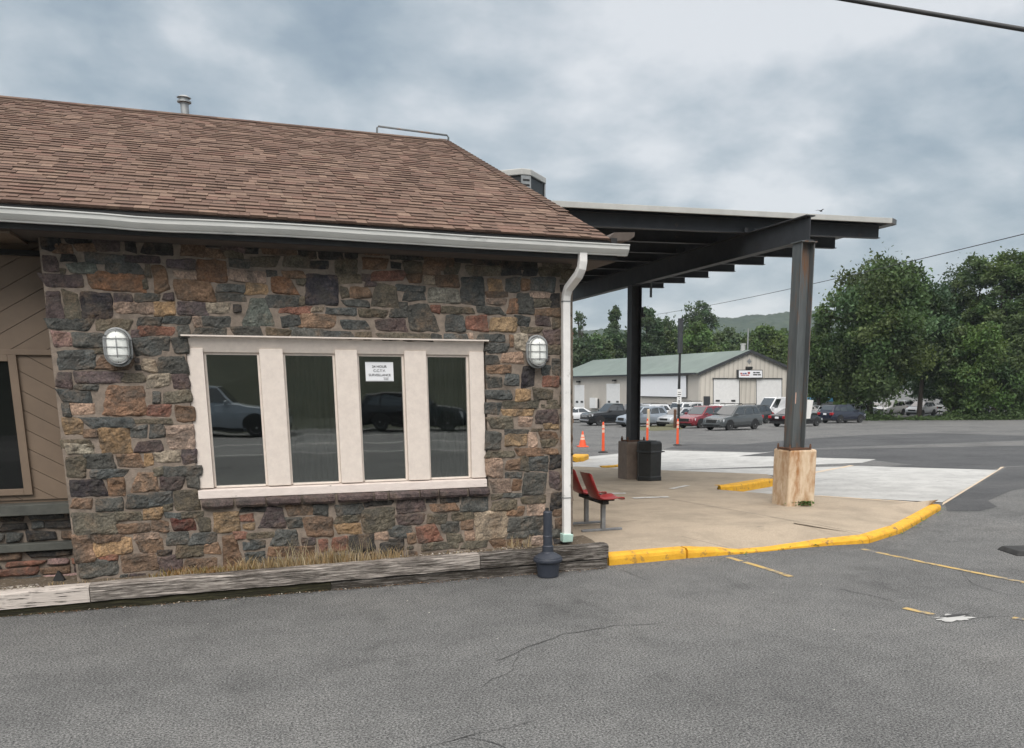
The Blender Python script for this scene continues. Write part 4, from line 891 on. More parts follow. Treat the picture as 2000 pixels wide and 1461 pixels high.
# weeds
def weeds(name, pts, label, kindstuff=False, s=.03, hmax=.08, n=16):
    mb = MB()
    for p in pts:
        for _ in range(n):
            q = Vector(p)+Vector((rr.gauss(0, .045), rr.gauss(0, .02), rr.uniform(.005, hmax))); a = rr.uniform(0, 6.28); u = Vector((math.cos(a), math.sin(a), rr.uniform(-.5, .5)))*s*rr.uniform(.5, 1); v = Vector((-math.sin(a), math.cos(a), rr.uniform(-.5, .5)))*s*.7
            mb.add([q-u, q+v, q+u, q-v], [(0, 1, 2, 3)], 0, tuple(Vector((.09, .17, .045))*rr.uniform(.5, 1.5)))
    o = mb.build(name, M['weed']); return tag(o, label, 'weeds', kind='stuff' if kindstuff else None)
PB = [gp(x, 986 if x > 1535 else 983, SW) for x in range(1514, 1584, 6)]
weeds('weed_clump', [p-Vector((0, .03, 0)) for p in PB[2:]]+[PB[5], PB[6], PB[7], PB[6]], 'low green weeds growing at the foot of the stained concrete pier', s=.035, hmax=.07)
weeds('kerb_weeds', [KD[i]-Vector((.0, .02, 0)) for i in range(i2+6, len(KD), 3)]+[KD[i]-Vector((.0, .02, 0)) for i in range(i2-14, i2-4, 4)], 'patchy weeds in the gap below the yellow kerb', True, .02, .035, 7)
mb = MB(); P = [ony(*q, 9.2) for q in ((101, 1137), (123, 1137), (125, 1131), (113, 1114))]; mb.prism(P, (.01, .05, -.02)); tag(mb.build('fabric_scrap', M['rubber']), 'small torn black fabric scrap sticking up beside the stone corner', 'fabric scrap')
# ================================================================ traffic posts and cone
def delineator(px, py, label):
    p = gp(px, py); o = empty('delineator_post', p, 0, label, 'delineator', 'orange delineator posts on the lot')
    mb = MB(); mb.lathe([(.21, 0), (.21, .035), (.12, .06), (.06, .07)], n=8); mb.build('base', M['rubber'], o)
    mb = MB(); mb.lathe([(.062, .07), (.055, .5), (.05, .98), (.05, 1.10), (.035, 1.12), (.035, 1.2), (.02, 1.22)], n=12); mb.build('post', M['orange'], o, smooth=False)
    for z in (.80, .98): mb = MB(); mb.lathe([(.0545, z), (.0535, z+.12)], n=12); mb.build('reflective_band', M['band'], o)
    return o
delineator(1178, 884, 'orange delineator post between the cone and the brown pier')
delineator(1264, 868, 'orange delineator post half hidden behind the black bin')
delineator(1323, 870, 'orange delineator post in front of the black sign pole')
p = gp(1138, 873); o = empty('traffic_cone', p, 0, 'orange traffic cone with pale bands next to the building corner', 'traffic cone')
mb = MB(); mb.box(-.22, .22, -.22, .22, 0, .05); mb.build('base', M['orange'], o, bevel=.02)
mb = MB(); mb.lathe([(.17, .05), (.03, .70), (.02, .71)], n=16); mb.build('cone_body', M['orange'], o)
for z0, z1 in ((.33, .42), (.46, .56)): mb = MB(); f = lambda z: .17-(z-.05)*.14/.65+.003; mb.lathe([(f(z0), z0), (f(z1), z1)], n=16); mb.build('reflective_band', M['band'], o)
p = gp(1266, 838); o = empty('bollard', p, 0, 'thin faded yellow bollard standing in front of the silver car', 'bollard')
mb = MB(); mb.lathe([(.11, 0), (.11, 1.42), (.07, 1.5)], n=12); mb.build('post', M['line_buff'], o)
# sign pole with two parking plates
p = gp(1325, 838); D = p.dot(_h); hz_ = lambda y: dep(1326, y, D).z-p.z
o = empty('sign_pole', p, YAW*-1, 'tall black pole carrying two small white parking signs', 'sign pole')
mb = MB(); mb.tube([(0, 0, 0), (-.02, 0, hz_(755)), (-.01, 0, hz_(645))], [.11, .10, .08], 10); mb.build('pole', M['black'], o)
mb = MB(); mb.tube([(-.01, 0, hz_(690)), (-.01, 0, hz_(622))], .20, 10); mb.build('lamp_head', M['steel_dark'], o)
for y0, y1 in ((789, 775.5), (774, 760)):
    mb = MB(); mb.box(-.17, .17, -.135, -.115, hz_(y0), hz_(y1)); s = mb.build('sign_plate', M['white'], o)
    mb = MB()
    if y0 > 780: mb.box(-.05, .03, -.139, -.136, hz_(y0)+.12, hz_(y0)+.3); mb.build('symbol', M['ink'], s); mb = MB(); mb.lathe([(.03, 0), (.03, .003)], (0, -.137, hz_(y0)+.42), 10, 0, Matrix.Rotation(PI/2, 4, 'X')); mb.build('symbol', M['ink'], s); mb = MB(); mb.box(-.08, .08, -.139, -.136, hz_(y0)+.05, hz_(y0)+.09)
    else: mb.box(-.12, .12, -.139, -.136, hz_(y0)+.1, hz_(y0)+.16); mb.build('symbol', M['ink'], s); mb = MB(); mb.box(-.10, .10, -.139, -.136, hz_(y0)+.27, hz_(y0)+.31)
    mb.build('symbol', M['ink'], s)
mb = MB(); p2 = gp(1318, 836); mb.lathe([(.12, 0), (.12, 1.35), (.08, 1.45)], n=10); tag(mb.build('bollard', M['rust'], loc=p2), 'dull reddish bollard just left of the black sign pole', 'bollard')
sheet('grass_verge', [(1225, 834), (1320, 828), (1345, 831), (1330, 839), (1280, 841.5), (1240, 840)], .01, pm('rough_verge', (.13, .12, .06), (.08, .085, .045), 4, .95, .02))
# ================================================================ warehouse
gA, gB, gP = dep(1368, 726.5, 108), dep(1540, 718.5, 111), dep(1463, 685.5, 109.5)
d_ = dep(1085, 742.5, 143)-gA; d_.z = 0
far = lambda v, dz: v+d_+_u*dz
fA, fB, fP = far(gA, -.25), far(gB, -.25), far(gP, -.35)
zb_ = -2.6; gr = lambda v: Vector((v.x, v.y, zb_))
wh = empty('warehouse', gr(gA), 0, 'long beige warehouse with green metal roof and white garage doors', 'warehouse')
wpar = lambda o, par=None: (setattr(o, 'parent', par or wh), setattr(o, 'location', (0, 0, 0) if par else -wh.location), o)[2]
def hit(x, y, P, Q, off=0):                  # sight line onto the upright plane through P and Q, set proud by off
    n = (Q-P).cross(_u).normalized(); n = n if n.dot(EYE-P) > 0 else -n
    d = ray(x, y); t = (P+n*off-EYE).dot(n)/d.dot(n); return EYE+d*t
mb = MB(); inn = d_.normalized()*.3
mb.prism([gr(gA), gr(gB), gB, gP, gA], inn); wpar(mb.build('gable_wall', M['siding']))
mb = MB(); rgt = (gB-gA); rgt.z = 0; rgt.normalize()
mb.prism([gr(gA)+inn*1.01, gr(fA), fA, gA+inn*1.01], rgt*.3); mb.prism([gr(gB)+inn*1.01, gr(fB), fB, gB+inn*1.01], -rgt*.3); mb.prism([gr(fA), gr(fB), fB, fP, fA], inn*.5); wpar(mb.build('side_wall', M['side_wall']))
mb = MB(); out = -d_.normalized()*.35
for a, fa, sg_ in ((gA, fA, -1), (gB, fB, 1)):
    e1, e2 = a+rgt*sg_*.5-_u*.22, fa+rgt*sg_*.5-_u*.22; t = _u*.14
    mb.hexa([e1+out+_u*.02, e2+_u*.02, fP+_u*.02, gP+out+_u*.02], [e1+out+t, e2+t, fP+t, gP+out+t])
wpar(mb.build('roof', M['greenroof']))
mb = MB(); 
for a, sg_ in ((gA, -1), (gB, 1)):
    e1 = a+rgt*sg_*.55-_u*.24; o2_ = out*1.12
    mb.hexa([e1+o2_-_u*.2, gP+o2_-_u*.2, gP+out-_u*.2, e1+out-_u*.2], [e1+o2_+_u*.15, gP+o2_+_u*.15, gP+out+_u*.15, e1+out+_u*.15])
e1, e2 = gA-rgt*.55-_u*.28, fA-rgt*.55-_u*.28; mb.hexa([e1, e2, e2-rgt*.1, e1-rgt*.1], [e1+_u*.2, e2+_u*.2, e2-rgt*.1+_u*.2, e1-rgt*.1+_u*.2])
wpar(mb.build('roof_trim', M['steel_dark']))
def plate(x0, y0, x1, y1, P, Q, off, mat, name, par=None, th=.05):
    c = [hit(x0, y1, P, Q, off), hit(x1, y1, P, Q, off), hit(x1, y0, P, Q, off), hit(x0, y0, P, Q, off)]; c[0].z = c[1].z = (c[0].z+c[1].z)/2; c[2].z = c[3].z = (c[2].z+c[3].z)/2
    n = (Q-P).cross(_u).normalized(); n = n if n.dot(EYE-P) > 0 else -n
    mb = MB(); mb.prism(c, -n*th); return wpar(mb.build(name, mat), par)
for x0, x1 in ((1394, 1443.5), (1478, 1526.5)):
    plate(x0-1.3, 738.8, x1+1.3, 815, gA, gB, .06, M['steel_dark'], 'door_frame'); dr = plate(x0, 740, x1, 815, gA, gB, .12, M['white'], 'garage_door')
    if x0 < 1400:
        for a in (1398, 1428.5): plate(a, 781, a+8, 784.5, gA, gB, .16, M['black'], 'door_pane', dr)
plate(1374.5, 774, 1387, 815, gA, gB, .1, M['steel_dark'], 'entrance_door')
plate(1392, 738.3, 1529, 739.0, gA, gB, .3, M['steel_dark'], 'track_cover', th=.2)
mb = MB(); c = hit(1463.5, 706, gA, gB, .1); mb.prism([c+rgt*.32, c+_u*.38, c-rgt*.32, c-_u*.38], inn*.3); wpar(mb.build('gable_vent', M['galv']))
mb = MB(); c = hit(1462, 719, gA, gB, .2); mb.box(c.x-.35, c.x+.35, c.y-.4, c.y+.2, c.z-.15, c.z+.18); wpar(mb.build('flood_light', M['black']))
for x0, x1, yt in ((1184.5, 1210.5, 749.5), (1122, 1141, 752)):
    plate(x0-1, yt-1, x1+.8, 812, fA, gA, .06, M['side_wall'], 'door_frame'); dr = plate(x0, yt, x1, 812, fA, gA, .12, M['white'], 'garage_door')
    for a in (x0+2.5, x1-7): plate(a, 783, a+4.5, 786.5, fA, gA, .16, M['black'], 'door_pane', dr)
plate(1251, 734, 1341.5, 776, fA, gA, .16, M['steel'], 'board_shadow_gap', th=.1); plate(1250, 734.5, 1339.5, 774.5, fA, gA, .3, M['paper'], 'white_board')
plate(1151.5, 777, 1163, 797, fA, gA, .5, M['white'], 'meter_box', th=.4); plate(1167, 779, 1169.5, 797, fA, gA, .3, M['black'], 'vent_stack')
for x, y in ((1197, 742.5), (1127, 745)): plate(x-2, y-1, x+2.2, y+2.2, fA, gA, .5, M['black'], 'wall_light', th=.4)
mb = MB(); c = gP+d_.normalized()*1.2; mb.lathe([(.30, -.4), (.30, .75), (.36, .8), (.36, .95)], c, 12); wpar(mb.build('flue_box', M['fascia']))
mb = MB(); c = gP+d_.normalized()*.8+rgt*.35; mb.lathe([(.10, -.4), (.09, 2.7), (.05, 2.75)], c, 10); wpar(mb.build('flue', M['galv']))
sgn = empty('shop_sign', hit(1441, 738.5, gA, gB, .25), 0, 'white box sign with red and blue lettering over the garage doors', 'sign')
sl = lambda o: (setattr(o, 'parent', sgn), setattr(o, 'location', -sgn.location), o)[2]
def plate2(x0, y0, x1, y1, off, mat, name, th=.05):
    o = plate(x0, y0, x1, y1, gA, gB, off, mat, name, None, th); return sl(o)
plate2(1441, 722.2, 1489.5, 738.6, .5, M['steel_dark'], 'sign_box', .4); plate2(1443.3, 723.6, 1488.6, 737.4, .53, M['paper'], 'sign_face', .02)
for x0, x1, y0, y1, m in ((1446, 1450, 728.2, 730.6, 'ink_red'), (1450.8, 1453.5, 728.6, 730.6, 'ink_blue'), (1454.2, 1458.5, 728.2, 730.6, 'ink_blue'), (1460.5, 1465, 726.5, 730.4, 'ink_red'), (1447, 1456, 731.8, 733.6, 'ink_red'), (1457, 1463, 731.8, 733.6, 'ink_red'),
                          (1471, 1476, 726.6, 729, 'ink'), (1477, 1484, 726.6, 729, 'ink'), (1471, 1479, 730.8, 733, 'ink'), (1480, 1486, 730.8, 733, 'ink')): plate2(x0, y0, x1, y1, .545, M[m], 'lettering', .01)
# ================================================================ vehicles
PAINT = {}
def cp(n, c, r=.25, me=0):
    if n not in PAINT: PAINT[n] = paint(n+'_car_paint', c, r, me)
    return PAINT[n]
M['headlamp'] = pm('headlamp_glass', (.72, .74, .76), (.55, .57, .6), 9, .12, 0, spec=.9)
M['tail'] = pm('red_tail_lens', (.42, .02, .025), (.30, .015, .02), 9, .15, 0, spec=.8)
M['alloy'] = pm('alloy_rim', (.42, .43, .44), (.28, .29, .30), 9, .35, 0, metal=.7)
M['chrome'] = pm('chrome_trim', (.62, .63, .65), (.5, .5, .52), 9, .18, 0, metal=.9)
SPEC = {   # L W H  hood(z front,z rear) deck z  cabin base front/rear, roof front/rear (fractions of L from centre)
 'suv': dict(L=4.75, W=1.88, H=1.72, hood=(.88, 1.05), deck=1.10, cb=(.24, -.485), rf=(.075, -.40), sh=1.05, wheel=.36),
 'hatch': dict(L=4.35, W=1.80, H=1.60, hood=(.82, 1.0), deck=1.04, cb=(.29, -.475), rf=(.08, -.36), sh=.98, wheel=.33),
 'sedan': dict(L=4.85, W=1.84, H=1.45, hood=(.72, .93), deck=1.0, cb=(.23, -.37), rf=(.06, -.20), sh=.93, wheel=.33),
 'pickup': dict(L=5.85, W=2.0, H=1.92, hood=(1.08, 1.22), deck=1.25, cb=(.19, -.13), rf=(.07, -.105), sh=1.2, wheel=.41),
 'boxy': dict(L=4.7, W=1.92, H=1.90, hood=(1.02, 1.14), deck=1.16, cb=(.22, -.49), rf=(.13, -.47), sh=1.14, wheel=.38),
 'van': dict(L=5.7, W=2.0, H=2.35, hood=(1.0, 1.2), deck=1.25, cb=(.36, -.49), rf=(.20, -.485), sh=1.22, wheel=.36)}
def car(px, D, th, kind, col, label, rim='alloy', L=None, dz=0, cat='car', group='vehicles parked on the far lot', rack=False, plate=False):
    s = dict(SPEC[kind]); 
    if L: s['L'] = L
    g = dep(px, 748, D); g.z = gz(g.y)+dz
    name = {'pickup': 'pickup_truck', 'van': 'cargo_van', 'sedan': 'sedan_car'}.get(kind, 'parked_car')
    root = empty(name, g, R(th)-YAW, label, cat, group)
    L, W, Hh = s['L'], s['W'], s['H']; hw = W/2; h0, h1 = s['hood']; dk = s['deck']; sh = s['sh']; wr = s['wheel']; cb0, cb1 = s['cb'][0]*L, s['cb'][1]*L
    st = [(.5, .45, h0-.24, .72), (.492, .30, h0-.10, .84), (.46, .24, h0, .93), (.40, .23, h0+(h1-h0)*.35, .98), (s['cb'][0]+.02, .24, h1, 1.0), (0, .25, sh+.01, 1.0), (-.30, .25, sh+.03, 1.0), (-.42, .25, dk, .985), (-.475, .28, dk-.02, .95), (-.495, .38, dk-.10, .90), (-.5, .5, dk-.22, .84)]
    ring = lambda f, zl, zt, w: [(f*L, -hw*w*.86, zl), (f*L, -hw*w*.97, zl+.12), (f*L, -hw*w, zl+(zt-zl)*.45), (f*L, -hw*w*.985, zl+(zt-zl)*.72), (f*L, -hw*w*.93, zt-.035), (f*L, -hw*w*.80, zt)]
    vs = []
    for a in st: r_ = ring(*a); vs += r_+[(x, -y, z) for x, y, z in r_[::-1]]
    n = 12; m = len(st)
    mb = MB(); mb.add(vs, [(k*n+i, k*n+(i+1) % n, (k+1)*n+(i+1) % n, (k+1)*n+i) for k in range(m-1) for i in range(n)]+[tuple(range(n))[::-1], tuple((m-1)*n+i for i in range(n))])
    ax = (.305*L, -.285*L) if kind != 'pickup' else (.315*L, -.30*L)
    for x in ax:                             # dark wheel wells and lower cladding
        for sd_ in (-1, 1):
            k = 14; c = [(x+1.22*wr*math.cos(PI*i/k), sd_*(hw+.004), wr*.95+1.22*wr*math.sin(PI*i/k)) for i in range(k+1)]
            mb.add(c+[(a, sd_*(hw-.18), z) for a, y, z in c], [tuple(range(k+1))]+[(i, i+1, k+2+i, k+1+i) for i in range(k)], 1)
    for sd_ in (-1, 1): mb.box(ax[1]+wr*1.2, ax[0]-wr*1.2, sd_*hw-.012, sd_*hw+.012, .22, .36, 1)
    mb.box(.46*L, .503*L, -hw*.72, hw*.72, .26, .40, 1); mb.box(-.505*L, -.46*L, -hw*.8, hw*.8, .28, .42, 1)
    if kind == 'pickup':
        mb.box(-.485*L, cb1-.02, -hw*.80, hw*.80, dk-.02, dk+.004, 1)
        for sd_ in (-1, 1): mb.box(-.49*L, cb1-.01, sd_*hw*.93-.04, sd_*hw*.93+.04, dk-.06, dk+.06)
        mb.box(-.495*L, -.48*L, -hw*.9, hw*.9, dk-.06, dk+.05)
    body = mb.build('body', [cp(*col), M['black']], root)
    body.modifiers.new('Bevel', 'BEVEL').width = .03; body.modifiers['Bevel'].segments = 2; body.modifiers['Bevel'].limit_method = 'ANGLE'; body.modifiers['Bevel'].angle_limit = R(25)
    # greenhouse
    zb = h1-.03; zr = Hh; wb, wr_ = hw*.93, hw*(.74 if kind in ('suv', 'hatch', 'sedan', 'pickup') else .84)
    B = [Vector((cb0, -wb*.93, zb)), Vector((cb1, -wb*.92, max(zb, dk-.04))), Vector((cb1, wb*.92, max(zb, dk-.04))), Vector((cb0, wb*.93, zb))]
    rf0, rf1 = s['rf'][0]*L, s['rf'][1]*L
    T = [Vector((rf0, -wr_*.97, zr-.04)), Vector((rf1, -wr_*.93, zr-.05)), Vector((rf1, wr_*.93, zr-.05)), Vector((rf0, wr_*.97, zr-.04))]
    C = [Vector(((rf0+rf1)/2, -wr_, zr-.01)), Vector(((rf0+rf1)/2, wr_, zr-.01))]
    mb = MB(); mb.add(B+T+C, [(0, 1, 5, 8, 4), (2, 3, 7, 9, 6), (1, 2, 6, 5), (3, 0, 4, 7), (4, 8, 9, 7), (8, 5, 6, 9)])
    mb.build('roof', cp(*col), root, bevel=.06, seg=3)
    def panel(q, u0, u1, v0, v1, name, off=.022, skew=(0, 0)):
        a, b_, c, d = q; P = lambda u, v: (a.lerp(b_, u)).lerp(d.lerp(c, u), v)
        nr = (P(1, 0)-P(0, 0)).cross(P(0, 1)-P(0, 0)).normalized()*off
        if nr.dot(P(.5, .5)-Vector((0, 0, 1))) < 0: nr = -nr
        pts = [P(u0+skew[0], v0)+nr, P(u1, v0)+nr, P(u1+skew[1], v1)+nr, P(u0, v1)+nr]
        mb = MB(); mb.prism(pts, -nr*.6); return mb.build(name, M['carglass'], root)
    panel((B[0], B[3], T[3], T[0]), .05, .95, .08, .92, 'windscreen')
    if kind not in ('van',): panel((B[1], B[2], T[2], T[1]), .08, .92, .25 if kind in ('suv', 'boxy', 'hatch') else .08, .9, 'rear_window')
    for a, b_ in ((0, 1), (3, 2)):
        q = (B[a], B[b_], T[b_], T[a])
        if kind == 'van': panel(q, .03, .21, .10, .86, 'side_window')
        elif kind == 'pickup': panel(q, .06, .50, .12, .86, 'side_window'); panel(q, .54, .92, .12, .86, 'side_window')
        elif kind == 'sedan': panel(q, .05, .47, .10, .86, 'side_window'); panel(q, .50, .86, .10, .86, 'side_window')
        else: panel(q, .05, .38, .10, .84, 'side_window'); panel(q, .41, .69, .10, .84, 'side_window'); panel(q, .73, .93, .16, .82, 'side_window', skew=(0, -.06))
    for x in ax:
        for sd_ in (-1, 1):
            mb = MB(); A = Matrix.Translation((x, sd_*(hw-.125), wr)) @ Matrix.Rotation(-sd_*PI/2, 4, 'X')
            mb.lathe([(wr*.62, -.1), (wr*.93, -.1), (wr, -.06), (wr, .09), (wr*.95, .125), (wr*.66, .125)], n=22, M=A); t = mb.build('wheel', M['rubber'], root)
            mb = MB(); mb.lathe([(wr*.66, .10), (wr*.66, .128), (wr*.60, .118), (wr*.58, .095)], n=22, M=A, mi=0); mb.lathe([(wr*.57, .06), (wr*.57, .08)], n=22, M=A, mi=1)
            for k in range(5):
                Q = A @ Matrix.Rotation(k*2*PI/5, 4, 'Z'); mb.box(-wr*.085, wr*.085, 0, wr*.6, .085, .122, 0, Q)
            mb.lathe([(wr*.14, .08), (wr*.12, .13)], n=10, M=A); mb.build('rim', [M[rim], M['black']], t)
    for sd_ in (-1, 1):
        mb = MB(); mb.hexa([(.488*L, sd_*hw*.52, h0-.27), (.43*L, sd_*hw*.93, h0-.25), (.42*L, sd_*hw*.9, h0-.25), (.45*L, sd_*hw*.5, h0-.27)], [(.478*L, sd_*hw*.52, h0-.09), (.425*L, sd_*hw*.955, h0-.08), (.41*L, sd_*hw*.9, h0-.08), (.44*L, sd_*hw*.5, h0-.09)])
        o = mb.build('headlight', M['headlamp'], root); o.scale = (1.03, 1.035, 1); 
        mb = MB(); y0, y1 = sorted((sd_*hw*.60, sd_*hw*.93)); mb.box(-.508*L, -.455*L, y0, y1, dk-.32, dk-.10); mb.build('tail_light', M['tail'], root, bevel=.02)
        mb = MB(); y0, y1 = sorted((sd_*hw*.95, sd_*(hw+.2))); mb.box(cb0-.35, cb0-.20, y0, y1, sh-.0, sh+.15); mb.build('mirror', cp(*col), root, bevel=.03)
    mb = MB(); mb.box(.47*L, .502*L, -hw*.48, hw*.48, h0-.34, h0-.10); mb.build('grille', M['black'] if kind != 'pickup' else M['chrome'], root, bevel=.01)
    mb = MB(); mb.box(.48*L, .512*L, -hw*.8, hw*.8, .42, .54); mb.build('bumper', cp(*col) if kind != 'pickup' else M['chrome'], root, bevel=.03)
    if plate: mb = MB(); mb.box(-.512*L, -.50*L, -.16, .16, dk-.32, dk-.17); mb.build('licence_plate', M['paper'], root)
    if rack:
        mb = MB()
        for sd_ in (-1, 1): mb.tube([(rf0-.1, sd_*wr_*.85, zr+.0), (rf0-.2, sd_*wr_*.85, zr+.09), (rf1+.2, sd_*wr_*.85, zr+.09), (rf1+.1, sd_*wr_*.85, zr)], .025, 6)
        mb.build('roof_rack', M['black'], root)
    return root
BLK = ('black', (.010, .011, .013), .2); WHT = ('white', (.74, .75, .76), .25); SIL = ('blue_silver', (.30, .34, .39), .28, .35); GRY = ('dark_grey', (.085, .093, .096), .26, .2)
RED = ('dark_red', (.20, .018, .028), .22); NAV = ('navy', (.014, .018, .035), .2); SLT = ('light_grey', (.44, .46, .48), .3, .3)
car(1198, 77, 207, 'pickup', BLK, 'black pickup truck with chrome front parked nearest the stone building', cat='pickup truck')
car(1256, 73, 209, 'suv', SIL, 'blue silver crossover parked behind the left canopy post', L=4.35)
car(1331, 73.5, 222, 'hatch', SLT, 'light grey hatchback squeezed between the silver and red cars')
car(1375, 68, 224, 'suv', RED, 'dark red car parked beside the dark grey one', L=4.7)
car(1434, 61.5, 222, 'suv', GRY, 'dark grey crossover parked at the front of the row', L=4.85, rack=True, rim='galv')
car(1333, 84, 220, 'boxy', WHT, 'white boxy off roader with roof rack behind the light grey hatchback', rack=True)
car(1268, 83, 215, 'suv', ('pale_white', (.66, .68, .7), .3), 'white car with dark roof rails mostly hidden behind the silver crossover', rack=True)
car(1521, 88, 214, 'van', WHT, 'white cargo van behind the dark grey crossover', cat='van')
car(1559, 69, 38, 'sedan', BLK, 'black saloon seen from behind at the right canopy post', plate=True)
car(1649, 80, 33, 'suv', NAV, 'navy car with red tail lights under the edge of the big tree', plate=True)
car(1596, 90, 222, 'sedan', SLT, 'pale car with bright windscreen between the black saloon and the navy car', L=4.6)
car(1803, 97, 222, 'hatch', WHT, 'white hatchback seen through the gap under the trees', L=4.4, dz=.15)
car(1858, 101, 215, 'boxy', ('off_white', (.68, .69, .69), .3), 'off white car half covered by bushes right of the white hatchback', dz=.2)
car(1772, 108, 30, 'sedan', ('cool_white', (.70, .72, .74), .3), 'white saloon behind the branches of the big tree', dz=.3)
car(1717, 104, 215, 'sedan', ('dull_white', (.6, .6, .6), .3), 'dull white car low behind the trunk of the big tree', dz=.1)
car(1118, 84, 205, 'sedan', ('chalk_white', (.72, .73, .74), .3), 'white saloon showing only its bonnet at the building corner')
car(1402, 80, 220, 'suv', ('pearl_white', (.70, .70, .69), .3), 'white car between the dark red car and the van, only its roof showing', rack=True)
car(1300, 92, 218, 'hatch', BLK, 'black hatchback behind the white off roader')
car(1236, 90, 212, 'suv', ('steel_grey', (.22, .23, .25), .3, .3), 'steel grey car behind the bed of the black pickup')
car(1466, 79, 220, 'suv', ('graphite', (.05, .055, .06), .25), 'graphite car tucked behind the tail of the dark grey crossover')
car(1686, 92, 30, 'hatch', ('ice_white', (.72, .73, .75), .3), 'white hatchback right of the navy car under the branches')
car(1742, 100, 222, 'suv', ('warm_white', (.72, .71, .69), .3), 'white car left of the white hatchback under the branches', dz=.1)
car(1905, 100, 215, 'suv', ('grey_white', (.62, .63, .64), .3), 'pale car behind the bushes near the box truck', dz=.25)
# box truck, tarpaulin trailer
g = dep(1972, 748, 103); g.z = gz(g.y); o = empty('box_truck', g, R(200)-YAW, 'white box truck glimpsed through the trees at the right', 'truck', 'vehicles parked on the far lot')
mb = MB(); mb.box(-3.2, 1.4, -1.15, 1.15, .9, 3.4); mb.build('cargo_box', cp(*WHT), o, bevel=.05)
mb = MB(); mb.hexa([(1.5, -1.0, .6), (3.3, -1.0, .6), (3.3, 1.0, .6), (1.5, 1.0, .6)], [(1.5, -1.0, 2.5), (2.5, -.95, 2.5), (2.5, .95, 2.5), (1.5, 1.0, 2.5)]); mb.build('cab', cp(*WHT), o, bevel=.06)
mb = MB(); mb.hexa([(2.62, -.85, 2.35), (3.1, -.88, 1.5), (3.1, .88, 1.5), (2.62, .85, 2.35)], [(2.66, -.85, 2.37), (3.14, -.88, 1.52), (3.14, .88, 1.52), (2.66, .85, 2.37)]); mb.build('windscreen', M['carglass'], o)
for x in (-2.0, 2.3):
    for sd_ in (-1, 1): mb = MB(); A = Matrix.Translation((x, sd_*.95, .45)) @ Matrix.Rotation(PI/2, 4, 'X'); mb.lathe([(.3, -.14), (.45, -.12), (.45, .12), (.3, .14)], n=18, M=A); mb.build('wheel', M['rubber'], o)
g = dep(1597, 748, 97); g.z = gz(g.y); o = empty('covered_trailer', g, R(10)-YAW, 'trailer under a bright blue tarpaulin behind the pale car', 'trailer', 'vehicles parked on the far lot')
M['tarp'] = pm('blue_tarpaulin', (.10, .42, .72), (.16, .50, .78), 3, .5, .01)
mb = MB(); mb.hexa([(-1.6, -.9, 1.75), (1.6, -.9, 1.75), (1.6, .9, 1.75), (-1.6, .9, 1.75)], [(-1.5, -.75, 2.15), (1.5, -.75, 2.2), (1.5, .75, 2.2), (-1.5, .75, 2.15)]); mb.build('tarpaulin', M['tarp'], o, bevel=.05)
mb = MB(); mb.box(-1.55, 1.55, -.85, .85, .6, 1.74); mb.build('trailer_box', M['white'], o, bevel=.03)
for sd_ in (-1, 1): mb = MB(); A = Matrix.Translation((0, sd_*.8, .35)) @ Matrix.Rotation(PI/2, 4, 'X'); mb.lathe([(.2, -.1), (.35, -.1), (.35, .1), (.2, .1)], n=16, M=A); mb.build('wheel', M['rubber'], o)
# ================================================================ trees
LEAF = {'mid': leafmat('leaf_mid', (.078, .122, .050)), 'dark': leafmat('leaf_dark', (.055, .090, .044)), 'light': leafmat('leaf_light', (.105, .150, .045)), 'fresh': leafmat('leaf_fresh', (.080, .130, .042))}
def leaves(name, centres, size, mat, parent, tint, flat=.0):
    n = len(centres); c = np.asarray(centres)
    u = RNG.normal(size=(n, 3)); u /= np.linalg.norm(u, axis=1, keepdims=True); w = RNG.normal(size=(n, 3)); 
    if flat: u[:, 2] *= (1-flat); u /= np.linalg.norm(u, axis=1, keepdims=True); w[:, 2] *= (1-flat)
    v = np.cross(u, w); v /= np.linalg.norm(v, axis=1, keepdims=True)+1e-9
    if flat: v[:, 2] *= (1-flat)
    sz = size*RNG.uniform(.55, 1.25, (n, 1)); U = u*sz; V = v*sz*.62
    V4 = np.stack([c-U, c+V*.9-U*.1, c+U, c-V*.9+U*.1], 1).reshape(-1, 3).astype(np.float32)
    me = bpy.data.meshes.new(name); me.vertices.add(4*n); me.loops.add(4*n); me.polygons.add(n)
    me.vertices.foreach_set('co', V4.ravel()); me.loops.foreach_set('vertex_index', np.arange(4*n, dtype=np.int32))
    me.polygons.foreach_set('loop_start', np.arange(0, 4*n, 4, dtype=np.int32))
    me.materials.append(mat); me.update(calc_edges=True)
    ca = me.color_attributes.new('Col', 'FLOAT_COLOR', 'POINT'); t = np.repeat(np.asarray(tint), 4, 0); ca.data.foreach_set('color', np.concatenate([t, np.ones((4*n, 1))], 1).astype(np.float32).ravel())
    o = bpy.data.objects.new(name, me); COL.objects.link(o); 
    if parent: o.parent = parent
    return o
